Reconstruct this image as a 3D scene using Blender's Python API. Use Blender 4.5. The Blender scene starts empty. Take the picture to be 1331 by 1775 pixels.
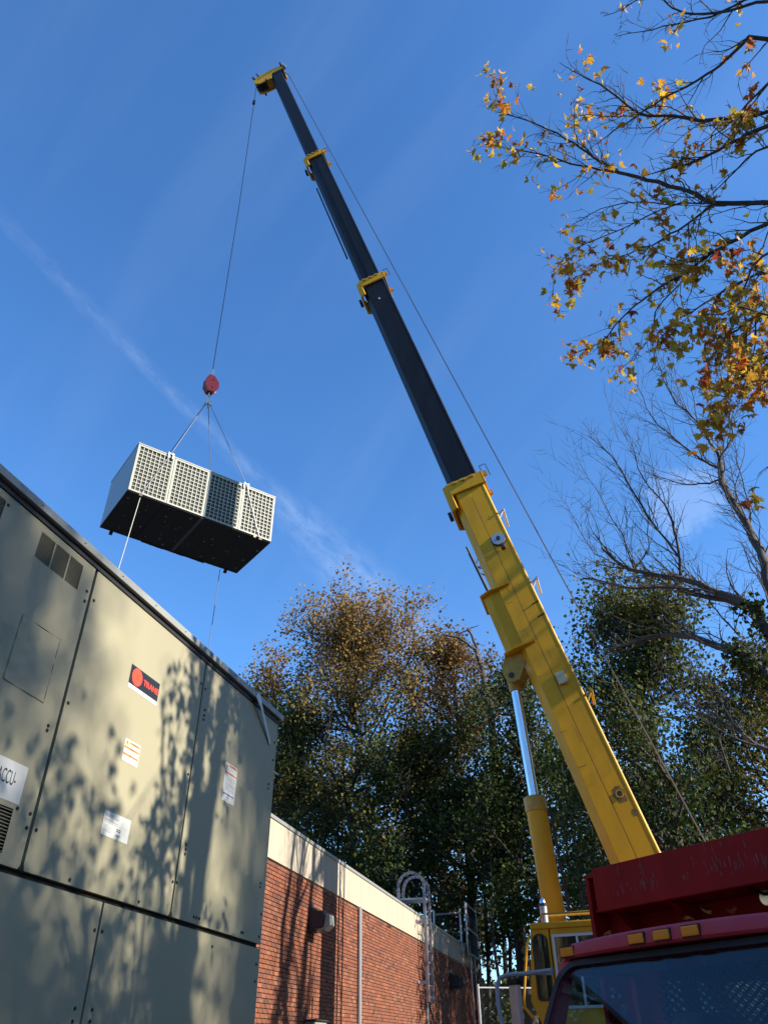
import bpy, bmesh, math, random
import numpy as np
from mathutils import Vector, Matrix
R = math.radians
scene = bpy.context.scene
COL = scene.collection

# ---------------------------------------------------------------- camera
CZ = 1.7
TH = R(35.26); RHO = R(.77)
r0 = Vector((1, 0, 0)); u0 = Vector((0, -math.sin(TH), math.cos(TH))); FW = Vector((0, math.cos(TH), math.sin(TH)))
RT = r0*math.cos(RHO) - u0*math.sin(RHO); UP = r0*math.sin(RHO) + u0*math.cos(RHO)
cam_d = bpy.data.cameras.new('camera'); cam = bpy.data.objects.new('camera', cam_d); COL.objects.link(cam)
cam_d.sensor_fit = 'VERTICAL'; cam_d.sensor_height = 24; cam_d.lens = 24*1334/1775
cam_d.clip_start = .05; cam_d.clip_end = 3000
m = Matrix((RT, UP, -FW)).transposed().to_4x4(); m.translation = (0, 0, CZ); cam.matrix_world = m
scene.camera = cam

# ---------------------------------------------------------------- sky, sun, exposure
SUN_AZ = 110.0; SUN_EL = 30.0
vs = scene.view_settings
scene.display_settings.display_device = 'sRGB'
vs.view_transform = 'Standard'; vs.look = 'None'; vs.gamma = 1; vs.use_curve_mapping = False
vs.exposure = 1.15

def V(*a): return Vector(a)
def azv(a): return Vector((math.sin(R(a)), math.cos(R(a)), 0))
def ray(x, y):
    d = FW*1334 + RT*(x-665.5) - UP*(y-887.5)
    return d.normalized()
CAM = V(0, 0, CZ)
def at(x, y, fwd):
    """a point of the place seen in direction (x, y), 'fwd' metres ahead of the viewer on the ground"""
    d = ray(x, y)
    return CAM + d*(fwd/d.y)
def atd(x, y, dist):
    return CAM + ray(x, y)*dist

w = bpy.data.worlds.new('World'); scene.world = w; w.use_nodes = True
nt = w.node_tree; nt.nodes.clear(); N = nt.nodes; Lk = nt.links
out = N.new('ShaderNodeOutputWorld'); bg = N.new('ShaderNodeBackground'); bg.inputs[1].default_value = .095
sky = N.new('ShaderNodeTexSky'); sky.sky_type = 'NISHITA'; sky.sun_disc = False
sky.sun_elevation = R(SUN_EL); sky.sun_rotation = R(SUN_AZ); sky.air_density = 1.0; sky.dust_density = .35; sky.ozone_density = 2.2; sky.altitude = 50
hs = N.new('ShaderNodeHueSaturation'); hs.inputs['Saturation'].default_value = 1.15; hs.inputs['Value'].default_value = 1.0
Lk.new(sky.outputs[0], hs.inputs['Color'])
tint = N.new('ShaderNodeMix'); tint.data_type = 'RGBA'; tint.blend_type = 'MULTIPLY'; tint.inputs[0].default_value = 1; tint.inputs[7].default_value = (.82, 1.12, 1.38, 1)
Lk.new(hs.outputs[0], tint.inputs[6])
tc = N.new('ShaderNodeTexCoord')
def wmath(op, a, b=None, c=None, clamp=False):
    n = N.new('ShaderNodeMath'); n.operation = op; n.use_clamp = clamp
    for i, v in enumerate((a, b, c)):
        if v is None: continue
        if isinstance(v, (int, float)): n.inputs[i].default_value = v
        else: Lk.new(v, n.inputs[i])
    return n.outputs[0]
def wdot(v):
    n = N.new('ShaderNodeVectorMath'); n.operation = 'DOT_PRODUCT'
    Lk.new(tc.outputs['Generated'], n.inputs[0]); n.inputs[1].default_value = v
    return n.outputs['Value']
def wnoise(scale, detail, stretch=None, rough=.6):
    n = N.new('ShaderNodeTexNoise'); n.inputs['Scale'].default_value = scale; n.inputs['Detail'].default_value = detail
    n.inputs['Roughness'].default_value = rough
    if stretch is not None:
        mp = N.new('ShaderNodeMapping'); mp.inputs['Rotation'].default_value = stretch[0]; mp.inputs['Scale'].default_value = stretch[1]
        Lk.new(tc.outputs['Generated'], mp.inputs[0]); Lk.new(mp.outputs[0], n.inputs['Vector'])
    else: Lk.new(tc.outputs['Generated'], n.inputs['Vector'])
    return n.outputs['Fac']
def smooth(v, a, b, lo=0., hi=1.):
    n = N.new('ShaderNodeMapRange'); n.interpolation_type = 'SMOOTHSTEP'
    Lk.new(v, n.inputs[0]); n.inputs[1].default_value = a; n.inputs[2].default_value = b; n.inputs[3].default_value = lo; n.inputs[4].default_value = hi
    return n.outputs[0]
# contrail: a great-circle streak through the sky, widening and breaking up towards its older end
ca, cb = ray(0, 375), ray(650, 1040)
cn = ca.cross(cb).normalized(); cal = (cb-ca).normalized()
def wnoise2(u, v, detail, rough=.6):
    c_ = N.new('ShaderNodeCombineXYZ'); Lk.new(u, c_.inputs[0]); Lk.new(v, c_.inputs[1])
    n = N.new('ShaderNodeTexNoise'); n.inputs['Scale'].default_value = 1; n.inputs['Detail'].default_value = detail; n.inputs['Roughness'].default_value = rough
    Lk.new(c_.outputs[0], n.inputs['Vector']); return n.outputs['Fac']
along = wdot(cal); across = wdot(cn)
s_a, s_b = ca.dot(cal), cb.dot(cal)
offs = wmath('ADD', across, wmath('MULTIPLY', wmath('SUBTRACT', wnoise2(wmath('MULTIPLY', along, 9), wmath('MULTIPLY', across, 9), 4), .5), .012))
width = smooth(along, s_a+.35, s_b, .013, .050)
band = wmath('SUBTRACT', 1.0, wmath('DIVIDE', wmath('ABSOLUTE', offs), width), clamp=True)
streak = smooth(wnoise2(wmath('MULTIPLY', along, 22), wmath('MULTIPLY', across, 55), 8, .68), .30, .75)
patch = smooth(wnoise2(wmath('MULTIPLY', along, 5), wmath('MULTIPLY', across, 2), 3), .35, .6, .35, 1)
con = wmath('MULTIPLY', wmath('MULTIPLY', band, streak), patch)
con = wmath('MULTIPLY', con, smooth(along, s_a, s_b, .075, .20))
# thin high veil in long faint streaks, and one small ragged cloud
va = (ray(250, 0)-ray(0, 420)).normalized(); vb_ = va.cross(ray(300, 300)).normalized()
veil = smooth(wnoise2(wmath('MULTIPLY', wdot(va), 1.2), wmath('MULTIPLY', wdot(vb_), 9), 6, .5), .42, .75, 0, .022)
cl_d = ray(1185, 868)
n1 = wnoise(22, 8, rough=.7)
cld = smooth(wmath('ADD', wdot(cl_d), wmath('MULTIPLY', wmath('SUBTRACT', n1, .5), .0042)), .9986, .9999, 0, .12)
fac = wmath('ADD', wmath('ADD', con, veil), cld, clamp=True)
mix = N.new('ShaderNodeMix'); mix.data_type = 'RGBA'
Lk.new(fac, mix.inputs[0]); Lk.new(tint.outputs[2], mix.inputs[6]); mix.inputs[7].default_value = (6.2, 7.0, 8.2, 1)
Lk.new(mix.outputs[2], bg.inputs[0]); Lk.new(bg.outputs[0], out.inputs[0])

sl = bpy.data.lights.new('sun', 'SUN'); sl.energy = 5.0; sl.angle = R(.53); sl.color = (1, .94, .83)
so = bpy.data.objects.new('sun', sl); COL.objects.link(so)
SUN = V(math.cos(R(SUN_EL))*math.sin(R(SUN_AZ)), math.cos(R(SUN_EL))*math.cos(R(SUN_AZ)), math.sin(R(SUN_EL)))
so.rotation_euler = (-SUN).to_track_quat('-Z', 'Y').to_euler(); so.location = (20, -8, 30)
scene.render.engine = 'CYCLES'
scene.cycles.max_bounces = 8; scene.cycles.transparent_max_bounces = 12

# ---------------------------------------------------------------- materials
def mat(name, col, rough=.6, metal=0., noise=None, bump=None, spec=.5, coat=0.):
    """noise = (scale, amount, second colour) mottling of the paint itself; bump = (scale, strength)"""
    ma = bpy.data.materials.new(name); ma.use_nodes = True
    t = ma.node_tree; b = t.nodes['Principled BSDF']
    b.inputs['Base Color'].default_value = (*col, 1); b.inputs['Roughness'].default_value = rough
    b.inputs['Metallic'].default_value = metal; b.inputs['Specular IOR Level'].default_value = spec
    if coat: b.inputs['Coat Weight'].default_value = coat
    g = t.nodes.new('ShaderNodeNewGeometry')
    if noise:
        sc, am, c2 = noise[:3]; st = noise[3] if len(noise) > 3 else (1, 1, 1)
        mp = t.nodes.new('ShaderNodeMapping'); mp.inputs['Scale'].default_value = st
        t.links.new(g.outputs['Position'], mp.inputs[0])
        n = t.nodes.new('ShaderNodeTexNoise'); n.inputs['Scale'].default_value = sc; n.inputs['Detail'].default_value = 8; n.inputs['Roughness'].default_value = .65
        t.links.new(mp.outputs[0], n.inputs['Vector'])
        mr = t.nodes.new('ShaderNodeMapRange'); mr.inputs[1].default_value = .38; mr.inputs[2].default_value = .72; mr.inputs[4].default_value = am
        t.links.new(n.outputs[0], mr.inputs[0])
        mx = t.nodes.new('ShaderNodeMix'); mx.data_type = 'RGBA'
        mx.inputs[6].default_value = (*col, 1); mx.inputs[7].default_value = (*c2, 1)
        t.links.new(mr.outputs[0], mx.inputs[0]); t.links.new(mx.outputs[2], b.inputs['Base Color'])
        r2 = t.nodes.new('ShaderNodeMapRange'); r2.inputs[3].default_value = max(.05, rough-.08); r2.inputs[4].default_value = min(1, rough+.15)
        t.links.new(n.outputs[0], r2.inputs[0]); t.links.new(r2.outputs[0], b.inputs['Roughness'])
    if bump:
        n = t.nodes.new('ShaderNodeTexNoise'); n.inputs['Scale'].default_value = bump[0]; n.inputs['Detail'].default_value = 5
        t.links.new(g.outputs['Position'], n.inputs['Vector'])
        bp = t.nodes.new('ShaderNodeBump'); bp.inputs['Strength'].default_value = bump[1]; bp.inputs['Distance'].default_value = .02
        t.links.new(n.outputs[0], bp.inputs['Height']); t.links.new(bp.outputs[0], b.inputs['Normal'])
    return ma

def ramp_mat(name, cols, rough=.6, source='attr', translucent=0., bump=None, spec=.3):
    """colour picked per piece from a ramp: 'attr' reads the piece's own random number, 'object' the object's"""
    ma = bpy.data.materials.new(name); ma.use_nodes = True
    t = ma.node_tree; b = t.nodes['Principled BSDF']; o = t.nodes['Material Output']
    b.inputs['Roughness'].default_value = rough; b.inputs['Specular IOR Level'].default_value = spec
    if source == 'attr':
        a = t.nodes.new('ShaderNodeAttribute'); a.attribute_name = 'rnd'; f = a.outputs['Fac']
    else:
        a = t.nodes.new('ShaderNodeObjectInfo'); f = a.outputs['Random']
    cr = t.nodes.new('ShaderNodeValToRGB'); e = cr.color_ramp.elements
    for i, c in enumerate(cols):
        p = i/(len(cols)-1)
        if i == 0: el = e[0]; el.position = 0
        elif i == len(cols)-1: el = e[-1]; el.position = 1
        else: el = e.new(p)
        el.color = (*c, 1)
    t.links.new(f, cr.inputs[0])
    g = t.nodes.new('ShaderNodeNewGeometry')
    n = t.nodes.new('ShaderNodeTexNoise'); n.inputs['Scale'].default_value = 30; n.inputs['Detail'].default_value = 4
    t.links.new(g.outputs['Position'], n.inputs['Vector'])
    mr = t.nodes.new('ShaderNodeMapRange'); mr.inputs[3].default_value = .72; mr.inputs[4].default_value = 1.25
    t.links.new(n.outputs[0], mr.inputs[0])
    mx = t.nodes.new('ShaderNodeVectorMath'); mx.operation = 'SCALE'
    t.links.new(cr.outputs[0], mx.inputs[0]); t.links.new(mr.outputs[0], mx.inputs['Scale'])
    t.links.new(mx.outputs[0], b.inputs['Base Color'])
    if translucent:
        tr = t.nodes.new('ShaderNodeBsdfTranslucent'); t.links.new(mx.outputs[0], tr.inputs[0])
        ms = t.nodes.new('ShaderNodeMixShader'); ms.inputs[0].default_value = translucent
        t.links.new(b.outputs[0], ms.inputs[1]); t.links.new(tr.outputs[0], ms.inputs[2]); t.links.new(ms.outputs[0], o.inputs[0])
    if bump:
        bp = t.nodes.new('ShaderNodeBump'); bp.inputs['Strength'].default_value = bump; bp.inputs['Distance'].default_value = .01
        n2 = t.nodes.new('ShaderNodeTexNoise'); n2.inputs['Scale'].default_value = 90; n2.inputs['Detail'].default_value = 5
        t.links.new(g.outputs['Position'], n2.inputs['Vector'])
        t.links.new(n2.outputs[0], bp.inputs['Height']); t.links.new(bp.outputs[0], b.inputs['Normal'])
    return ma

M = dict(
    unit=mat('unit_paint', (.292, .262, .168), .48, 0, (1.1, .40, (.243, .22, .145), (1, 1, .35)), (1.3, .22), spec=.3),
    unit_lid=mat('unit_lid_paint', (.24, .24, .21), .5, 0, (2.5, .6, (.22, .22, .21))),
    gap=mat('seam_black', (.006, .006, .006), .9),
    rubber=mat('black_rubber', (.012, .012, .013), .55),
    steel=mat('galvanised', (.42, .43, .44), .42, .75, (9, .5, (.30, .31, .33))),
    grey=mat('grey_paint', (.30, .31, .34), .5, 0, (6, .5, (.22, .22, .25))),
    lightgrey=mat('light_grey_paint', (.50, .50, .52), .45), ladder=mat('ladder_shaded_grey', (.16, .16, .185), .5),  # ladder colour darkened to stand in for shade falling on it
    white=mat('white_vinyl', (.55, .54, .49), .5, 0, (8, .35, (.6, .59, .55))),
    red_ink=mat('orange_red_ink', (.83, .06, .02), .45), black_ink=mat('black_ink', (.012, .012, .014), .4),
    orange_ink=mat('orange_ink', (.80, .18, .03), .5), yellow_ink=mat('yellow_ink', (.80, .52, .03), .5),
    blue_ink=mat('blue_ink', (.03, .06, .35), .5), grey_ink=mat('grey_ink', (.30, .30, .30), .6),
    cream=mat('cream_filter_frame', (.27, .258, .19), .5, 0, (5, .4, (.22, .21, .16))),
    filt=mat('filter_dark', (.05, .052, .045), .9, 0, (40, .6, (.06, .065, .055))),
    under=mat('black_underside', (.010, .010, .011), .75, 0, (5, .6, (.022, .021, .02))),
    bluegrey=mat('side_panel_paint', (.27, .29, .31), .45),
    yellow=mat('crane_yellow', (.66, .325, .010), .5, 0, (1.9, .75, (.44, .215, .012), (1, 1, .3)), (3, .05), spec=.22),
    yellow_d=mat('crane_yellow_worn', (.50, .28, .016), .5, 0, (7, .7, (.20, .12, .03))),
    black=mat('boom_black', (.009, .010, .013), .42, 0, (3, .7, (.018, .018, .020), (1, 1, .25)), spec=.16),
    chrome=mat('chrome_rod', (.66, .68, .70), .16, 1., (12, .5, (.5, .52, .55), (1, 1, .15))),
    dark=mat('dark_steel', (.03, .03, .032), .5, .4, (14, .5, (.07, .045, .03))),
    rope=mat('wire_rope', (.07, .07, .075), .5, .6), wire_light=mat('sling_wire', (.20, .20, .21), .5, .5),
    tagrope=mat('rope_pale', (.42, .38, .30), .8),
    red=mat('block_red', (.72, .045, .03), .45, 0, (8, .4, (.5, .03, .025))),
    truck=mat('cab_red', (.50, .034, .055), .5, 0, (3, .6, (.52, .09, .11)), spec=.35),
    dump=mat('dump_red', (.34, .010, .010), .6, 0, (4, .7, (.22, .008, .008), (1, 1, .35)), (6, .1), spec=.2),
    scuff=mat('scuffed_primer', (.27, .10, .10), .7, 0, (20, .8, (.16, .02, .02))),
    amber=mat('amber_lens', (.90, .27, .015), .25, spec=.6),
    brick_dark=None,
    mortar=mat('mortar', (.36, .27, .19), .9, 0, (30, .5, (.28, .21, .15))),
    stone=mat('precast_fascia', (.40, .335, .245), .8, 0, (5, .75, (.29, .24, .18), (1, 1, .10)), (14, .1)),
    coping=mat('metal_coping', (.40, .40, .38), .4, .5),
    tan=mat('interior_tan', (.24, .23, .18), .8), seat=mat('seat_vinyl', (.05, .05, .055), .6),
    asphalt=mat('asphalt', (.055, .054, .052), .9, 0, (6, .6, (.035, .035, .035)), (60, .3)),
    roofing=mat('roof_membrane', (.12, .12, .12), .9, 0, (2, .5, (.18, .18, .17))),
    bark=mat('bark', (.065, .052, .043), .9, 0, (12, .7, (.045, .037, .032), (1, 1, .2)), (40, .5)),
    bark_pale=mat('bark_pale', (.085, .070, .058), .9, 0, (9, .7, (.035, .03, .026), (1, 1, .25)), (30, .5)),
    twig=mat('twig_bark', (.05, .040, .036), .85),
)
M['brick'] = ramp_mat('brick_clay', [(.085, .042, .030), (.215, .072, .034), (.17, .054, .029), (.25, .098, .050), (.12, .050, .036), (.205, .068, .033), (.185, .060, .032), (.15, .064, .043)], .85, 'attr', bump=.35)
M['brick_o'] = ramp_mat('brick_clay_single', [(.085, .042, .030), (.215, .072, .034), (.17, .054, .029), (.25, .098, .050), (.12, .050, .036), (.205, .068, .033), (.185, .060, .032), (.15, .064, .043)], .85, 'object', bump=.35)
M['leaf_maple'] = ramp_mat('maple_leaves', [(.26, .045, .018), (.42, .13, .02), (.52, .24, .02), (.56, .32, .03), (.58, .38, .05), (.48, .33, .04), (.30, .25, .04), (.50, .22, .02), (.22, .10, .03)], .5, 'attr', .55)
M['leaf_maple_o'] = ramp_mat('maple_leaf_single', [(.26, .045, .018), (.42, .13, .02), (.52, .24, .02), (.56, .32, .03), (.58, .38, .05), (.48, .33, .04), (.30, .25, .04), (.50, .22, .02), (.22, .10, .03)], .5, 'object', .55)
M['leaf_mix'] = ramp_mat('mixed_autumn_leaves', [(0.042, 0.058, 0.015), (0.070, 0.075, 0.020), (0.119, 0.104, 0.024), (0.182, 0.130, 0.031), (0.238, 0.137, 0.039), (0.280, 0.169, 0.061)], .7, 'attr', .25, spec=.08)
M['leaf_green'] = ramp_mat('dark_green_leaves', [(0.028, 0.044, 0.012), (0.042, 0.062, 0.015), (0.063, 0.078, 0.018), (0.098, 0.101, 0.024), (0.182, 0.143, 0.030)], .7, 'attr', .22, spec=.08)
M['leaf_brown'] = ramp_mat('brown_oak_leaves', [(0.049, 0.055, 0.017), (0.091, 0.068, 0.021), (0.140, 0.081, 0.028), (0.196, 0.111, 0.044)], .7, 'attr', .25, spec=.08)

def glass(name, col, rough=.0, mixf=.0):
    ma = bpy.data.materials.new(name); ma.use_nodes = True; t = ma.node_tree; t.nodes.remove(t.nodes['Principled BSDF'])
    o = t.nodes['Material Output']
    tr = t.nodes.new('ShaderNodeBsdfTransparent'); tr.inputs[0].default_value = (*col, 1)
    gl = t.nodes.new('ShaderNodeBsdfGlossy'); gl.inputs['Roughness'].default_value = rough
    fr = t.nodes.new('ShaderNodeLayerWeight'); fr.inputs[0].default_value = .5
    pw_ = t.nodes.new('ShaderNodeMath'); pw_.operation = 'POWER'; pw_.inputs[1].default_value = 5; t.links.new(fr.outputs['Facing'], pw_.inputs[0])
    ad = t.nodes.new('ShaderNodeMath'); ad.operation = 'ADD'; ad.use_clamp = True; ad.inputs[1].default_value = .03+mixf
    t.links.new(pw_.outputs[0], ad.inputs[0])
    ms = t.nodes.new('ShaderNodeMixShader'); t.links.new(ad.outputs[0], ms.inputs[0])
    t.links.new(tr.outputs[0], ms.inputs[1]); t.links.new(gl.outputs[0], ms.inputs[2]); t.links.new(ms.outputs[0], o.inputs[0])
    return ma
M['glass'] = glass('cab_glass', (.80, .92, .96), .0, .02)
M['glass_dark'] = glass('tinted_glass', (.35, .38, .38), .0, .03)

# ---------------------------------------------------------------- building helpers
class Thing:
    pass
def tag(o, label=None, cat=None, group=None, kind=None):
    if label: o['label'] = label
    if cat: o['category'] = cat
    if group: o['group'] = group
    if kind: o['kind'] = kind
def thing(name, label, cat, loc, group=None):
    o = bpy.data.objects.new(name, None); COL.objects.link(o); o.location = loc; o.empty_display_size = .3
    o['wl'] = list(loc)
    tag(o, label, cat, group)
    return o
def origin_of(o):
    return Vector(o['wl']) if o is not None and 'wl' in o else Vector((0, 0, 0))

class MB:
    """collects shapes in world space (through self.M) and links them as ONE mesh object"""
    def __init__(s, Mx=None):
        s.v = []; s.f = []; s.M = Mx or Matrix.Identity(4)
    def add(s, vs, fs):
        b = len(s.v); s.v += [tuple(s.M @ Vector(v)) for v in vs]; s.f += [tuple(b+i for i in f) for f in fs]; return s
    def box(s, c, d, rot=None):
        x, y, z = (k/2 for k in d); vs = [Vector((i*x, j*y, k*z)) for i in (-1, 1) for j in (-1, 1) for k in (-1, 1)]
        if rot is not None: vs = [rot @ v for v in vs]
        c = Vector(c); vs = [v+c for v in vs]
        return s.add(vs, [(0, 1, 3, 2), (4, 6, 7, 5), (0, 4, 5, 1), (2, 3, 7, 6), (0, 2, 6, 4), (1, 5, 7, 3)])
    def span(s, a, b):
        a = Vector(a); b = Vector(b)
        return s.box((a+b)/2, [abs(b[i]-a[i]) for i in range(3)])
    def prism(s, poly, o, ax, ay, az_, depth):
        """2-D outline poly in the plane (ax, ay) at o, thickened along az_ by depth"""
        o = Vector(o); n = len(poly)
        f = [o+ax*p[0]+ay*p[1] for p in poly]; bk = [q+az_*depth for q in f]
        return s.add(f+bk, [tuple(range(n))[::-1], tuple(range(n, 2*n))]+[(i, (i+1) % n, n+(i+1) % n, n+i) for i in range(n)])
    def tube(s, pts, r, k=8, cap=True, rs=None):
        pts = [Vector(p) for p in pts]; n = len(pts); rs = rs or [r]*n; vs = []; fs = []
        up = None
        for i, p in enumerate(pts):
            d = (pts[min(i+1, n-1)]-pts[max(i-1, 0)]).normalized()
            if up is None or abs(up.dot(d)) > .98:
                up = V(0, 0, 1) if abs(d.z) < .9 else V(1, 0, 0)
            a = d.cross(up).normalized(); b = a.cross(d).normalized(); up = b
            vs += [p+(a*math.cos(2*math.pi*j/k)+b*math.sin(2*math.pi*j/k))*rs[i] for j in range(k)]
        for i in range(n-1):
            for j in range(k):
                j2 = (j+1) % k; fs.append((i*k+j, i*k+j2, (i+1)*k+j2, (i+1)*k+j))
        if cap: fs += [tuple(range(k))[::-1], tuple((n-1)*k+j for j in range(k))]
        return s.add(vs, fs)
    def ring(s, c, ax, r_out, r_in, depth, k=20):
        c = Vector(c); ax = Vector(ax).normalized(); a = ax.cross(V(0, 0, 1) if abs(ax.z) < .9 else V(1, 0, 0)).normalized(); b = ax.cross(a)
        vs = []; fs = []
        for q, (r, dd) in enumerate(((r_out, -depth/2), (r_out, depth/2), (r_in, depth/2), (r_in, -depth/2))):
            vs += [c+ax*dd+(a*math.cos(2*math.pi*j/k)+b*math.sin(2*math.pi*j/k))*r for j in range(k)]
        for q in range(4):
            for j in range(k):
                fs.append((q*k+j, q*k+(j+1) % k, ((q+1) % 4)*k+(j+1) % k, ((q+1) % 4)*k+j))
        return s.add(vs, fs)
    def build(s, name, ma, parent=None, bevel=0., smooth=False, label=None, cat=None, group=None, kind=None, loc=None):
        me = bpy.data.meshes.new(name)
        root = parent
        org = origin_of(parent) if parent is not None else (Vector(loc) if loc is not None else Vector((0, 0, 0)))
        me.from_pydata([tuple(Vector(v)-org) for v in s.v], [], s.f); me.update()
        bm = bmesh.new(); bm.from_mesh(me); bmesh.ops.recalc_face_normals(bm, faces=bm.faces)
        if bevel:
            try: bmesh.ops.bevel(bm, geom=[e for e in bm.edges if len(e.link_faces) == 2 and e.calc_face_angle(0) > .5], offset=bevel, segments=2, affect='EDGES', profile=.6)
            except Exception: pass
        bm.to_mesh(me); bm.free()
        if smooth:
            for p in me.polygons: p.use_smooth = True
            try: me.set_sharp_from_angle(angle=R(40))
            except Exception: pass
        o = bpy.data.objects.new(name, me); COL.objects.link(o); me.materials.append(ma)
        if parent is not None: o.parent = parent
        else: o.location = org
        o['wl'] = list(org)
        tag(o, label, cat, group, kind)
        return o

def raw_mesh(name, verts, faces_flat, nper, ma, parent=None, org=(0, 0, 0), rnd=None, smooth=False, kind=None):
    """fast path for many equal polygons: faces_flat int array, nper corners each"""
    me = bpy.data.meshes.new(name); v = (np.asarray(verts, np.float32)-np.asarray(org, np.float32))
    nf = len(faces_flat)//nper
    me.vertices.add(len(v)); me.vertices.foreach_set('co', v.ravel())
    me.loops.add(len(faces_flat)); me.loops.foreach_set('vertex_index', faces_flat.astype(np.int32))
    me.polygons.add(nf); me.polygons.foreach_set('loop_start', np.arange(nf, dtype=np.int32)*nper)
    me.polygons.foreach_set('use_smooth', np.full(nf, smooth))
    me.update(calc_edges=True)
    if rnd is not None:
        a = me.attributes.new('rnd', 'FLOAT', 'POINT'); a.data.foreach_set('value', np.asarray(rnd, np.float32))
    me.materials.append(ma)
    o = bpy.data.objects.new(name, me); COL.objects.link(o)
    if parent is not None: o.parent = parent
    else: o.location = org
    o['wl'] = [float(k) for k in org]
    if kind: o['kind'] = kind
    return o

def tubes_np(p0, p1, ra, rb, k):
    p0 = np.array(p0, float); p1 = np.array(p1, float); ra = np.array(ra, float); rb = np.array(rb, float)
    d = p1-p0; L = np.linalg.norm(d, axis=1, keepdims=True)+1e-9; d = d/L
    ref = np.where(np.abs(d[:, 2:3]) < .9, np.array([[0, 0, 1.]]), np.array([[1., 0, 0]]))
    a = np.cross(d, ref); a /= np.linalg.norm(a, axis=1, keepdims=True); b = np.cross(d, a)
    ang = np.arange(k)*2*np.pi/k
    off = a[:, None, :]*np.cos(ang)[None, :, None]+b[:, None, :]*np.sin(ang)[None, :, None]
    lo = p0[:, None, :]+off*ra[:, None, None]; hi = (p1+d*rb[:, None]*.4)[:, None, :]+off*rb[:, None, None]
    n = len(p0); v = np.concatenate([lo, hi], 1).reshape(-1, 3)
    base = (np.arange(n)*2*k)[:, None, None]; j = np.arange(k)
    q = np.stack([j, (j+1) % k, k+(j+1) % k, k+j], 1)[None]
    return v, (base+q).reshape(-1)

def leaves_np(rng, pos, size, rnd, bend=.35, droop=0.):
    """each leaf = two quads folded along the midrib"""
    n = len(pos); u = rng.normal(size=(n, 3)); u[:, 2] -= droop; u /= np.linalg.norm(u, axis=1, keepdims=True)
    w_ = rng.normal(size=(n, 3)); w_ -= (w_*u).sum(1, keepdims=True)*u; w_ /= np.linalg.norm(w_, axis=1, keepdims=True)
    nn = np.cross(u, w_); s = (size*(.45+1.1*rng.random(n)))[:, None]
    A = pos; B = pos+u*s; mid = pos+u*s*.45
    Lf = mid+w_*s*.42+nn*s*bend*.4; Rt = mid-w_*s*.42+nn*s*bend*.4
    v = np.stack([A, Lf, B, Rt], 1).reshape(-1, 3)
    b = (np.arange(n)*4)[:, None]
    f = np.concatenate([b+np.array([[0, 1, 2]]), b+np.array([[0, 2, 3]])], 1).reshape(-1)
    return v, f, np.repeat(rnd, 4)

# ================================================================= SETTING
g = MB(); n = 24; G = 900
g.add([(-G, -G, 0), (G, -G, 0), (G, G, 0), (-G, G, 0)], [(0, 1, 2, 3)])
g.build('ground', M['asphalt'], kind='structure')

# ================================================================= ROOFTOP UNIT (left)
es = V(.2961, .9549, -.0204).normalized(); en = V(.9551, -.2961, 0).normalized(); eh = en.cross(es).normalized()*1
if eh.z < 0: eh = -eh
UM = Matrix((es, en, eh)).transposed().to_4x4(); UM.translation = CAM - en*4.0     # local: x along the wall, y out of it, z up; 0 at eye height
def ul(x, y, z): return UM @ V(x, y, z)
GZ = -1.52
unit = thing('air_handling_unit', 'large two-tier grey-green sheet metal air handling unit filling the lower left', 'air handler', ul(5.5, -1.2, GZ+.05))
S0, S1, S2, S3 = -1.6, 4.570, 6.503, 8.33
T0, T1, T2 = -1.05, 1.115, 3.50       # lower tier bottom, seam, top
core = MB(UM).span((S0+.03, -2.35, T0), (S3-.03, -.035, T2+.02)); core.build('core', M['gap'], unit)
g_ = .016
def panel(x0, x1, z0, z1, name='panel', holes=(), notch=None):
    """sheet steel panel, lips turned back at the edges; holes are rectangles cut through"""
    xs = sorted({x0, x1, *[h[0] for h in holes], *[h[2] for h in holes]}); zs = sorted({z0, z1, *[h[1] for h in holes], *[h[3] for h in holes]})
    mb = MB(UM); vid = {}
    vs = []; fs = []
    def vi(x, z):
        if (x, z) not in vid: vid[(x, z)] = len(vs); vs.append((x, 0, z))
        return vid[(x, z)]
    for i in range(len(xs)-1):
        for j in range(len(zs)-1):
            cx, cz = (xs[i]+xs[i+1])/2, (zs[j]+zs[j+1])/2
            if any(h[0] < cx < h[2] and h[1] < cz < h[3] for h in holes): continue
            fs.append((vi(xs[i], zs[j]), vi(xs[i+1], zs[j]), vi(xs[i+1], zs[j+1]), vi(xs[i], zs[j+1])))
    mb.add(vs, fs)
    e = .034
    for a, b in (((x0, z0), (x1, z0)), ((x1, z0), (x1, z1)), ((x1, z1), (x0, z1)), ((x0, z1), (x0, z0))):
        mb.add([(a[0], 0, a[1]), (b[0], 0, b[1]), (b[0], -e, b[1]), (a[0], -e, a[1])], [(0, 1, 2, 3)])
    return mb.build(name, M['unit'], unit)
vent_h = [(3.872, 3.207, 4.038, 3.437), (4.054, 3.207, 4.220, 3.437), (4.236, 3.207, 4.402, 3.437)]
vent_l = [(3.30, 3.207, 3.462, 3.437), (3.118, 3.207, 3.284, 3.437)]
vent_b = [(4.19, 1.20, 4.357, 1.476), (4.005, 1.20, 4.172, 1.476), (3.82, 1.20, 3.987, 1.476)]
panel(2.62, S1-g_, T1+.022, T2, holes=vent_h+vent_l+vent_b)
panel(.66, 2.60, T1+.022, T2); panel(S0, .64, T1+.022, T2)
panel(S1+g_, S2-g_*.8, T1+.022, T2)
panel(S2+g_*.8, S3, T1+.022, T2)
for a, b in ((S0, 1.65), (1.68, 3.60), (3.63, 5.537-g_*.8), (5.537+g_*.8, S3)):
    panel(a, b, T0, T1-.022, name='panel')
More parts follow.
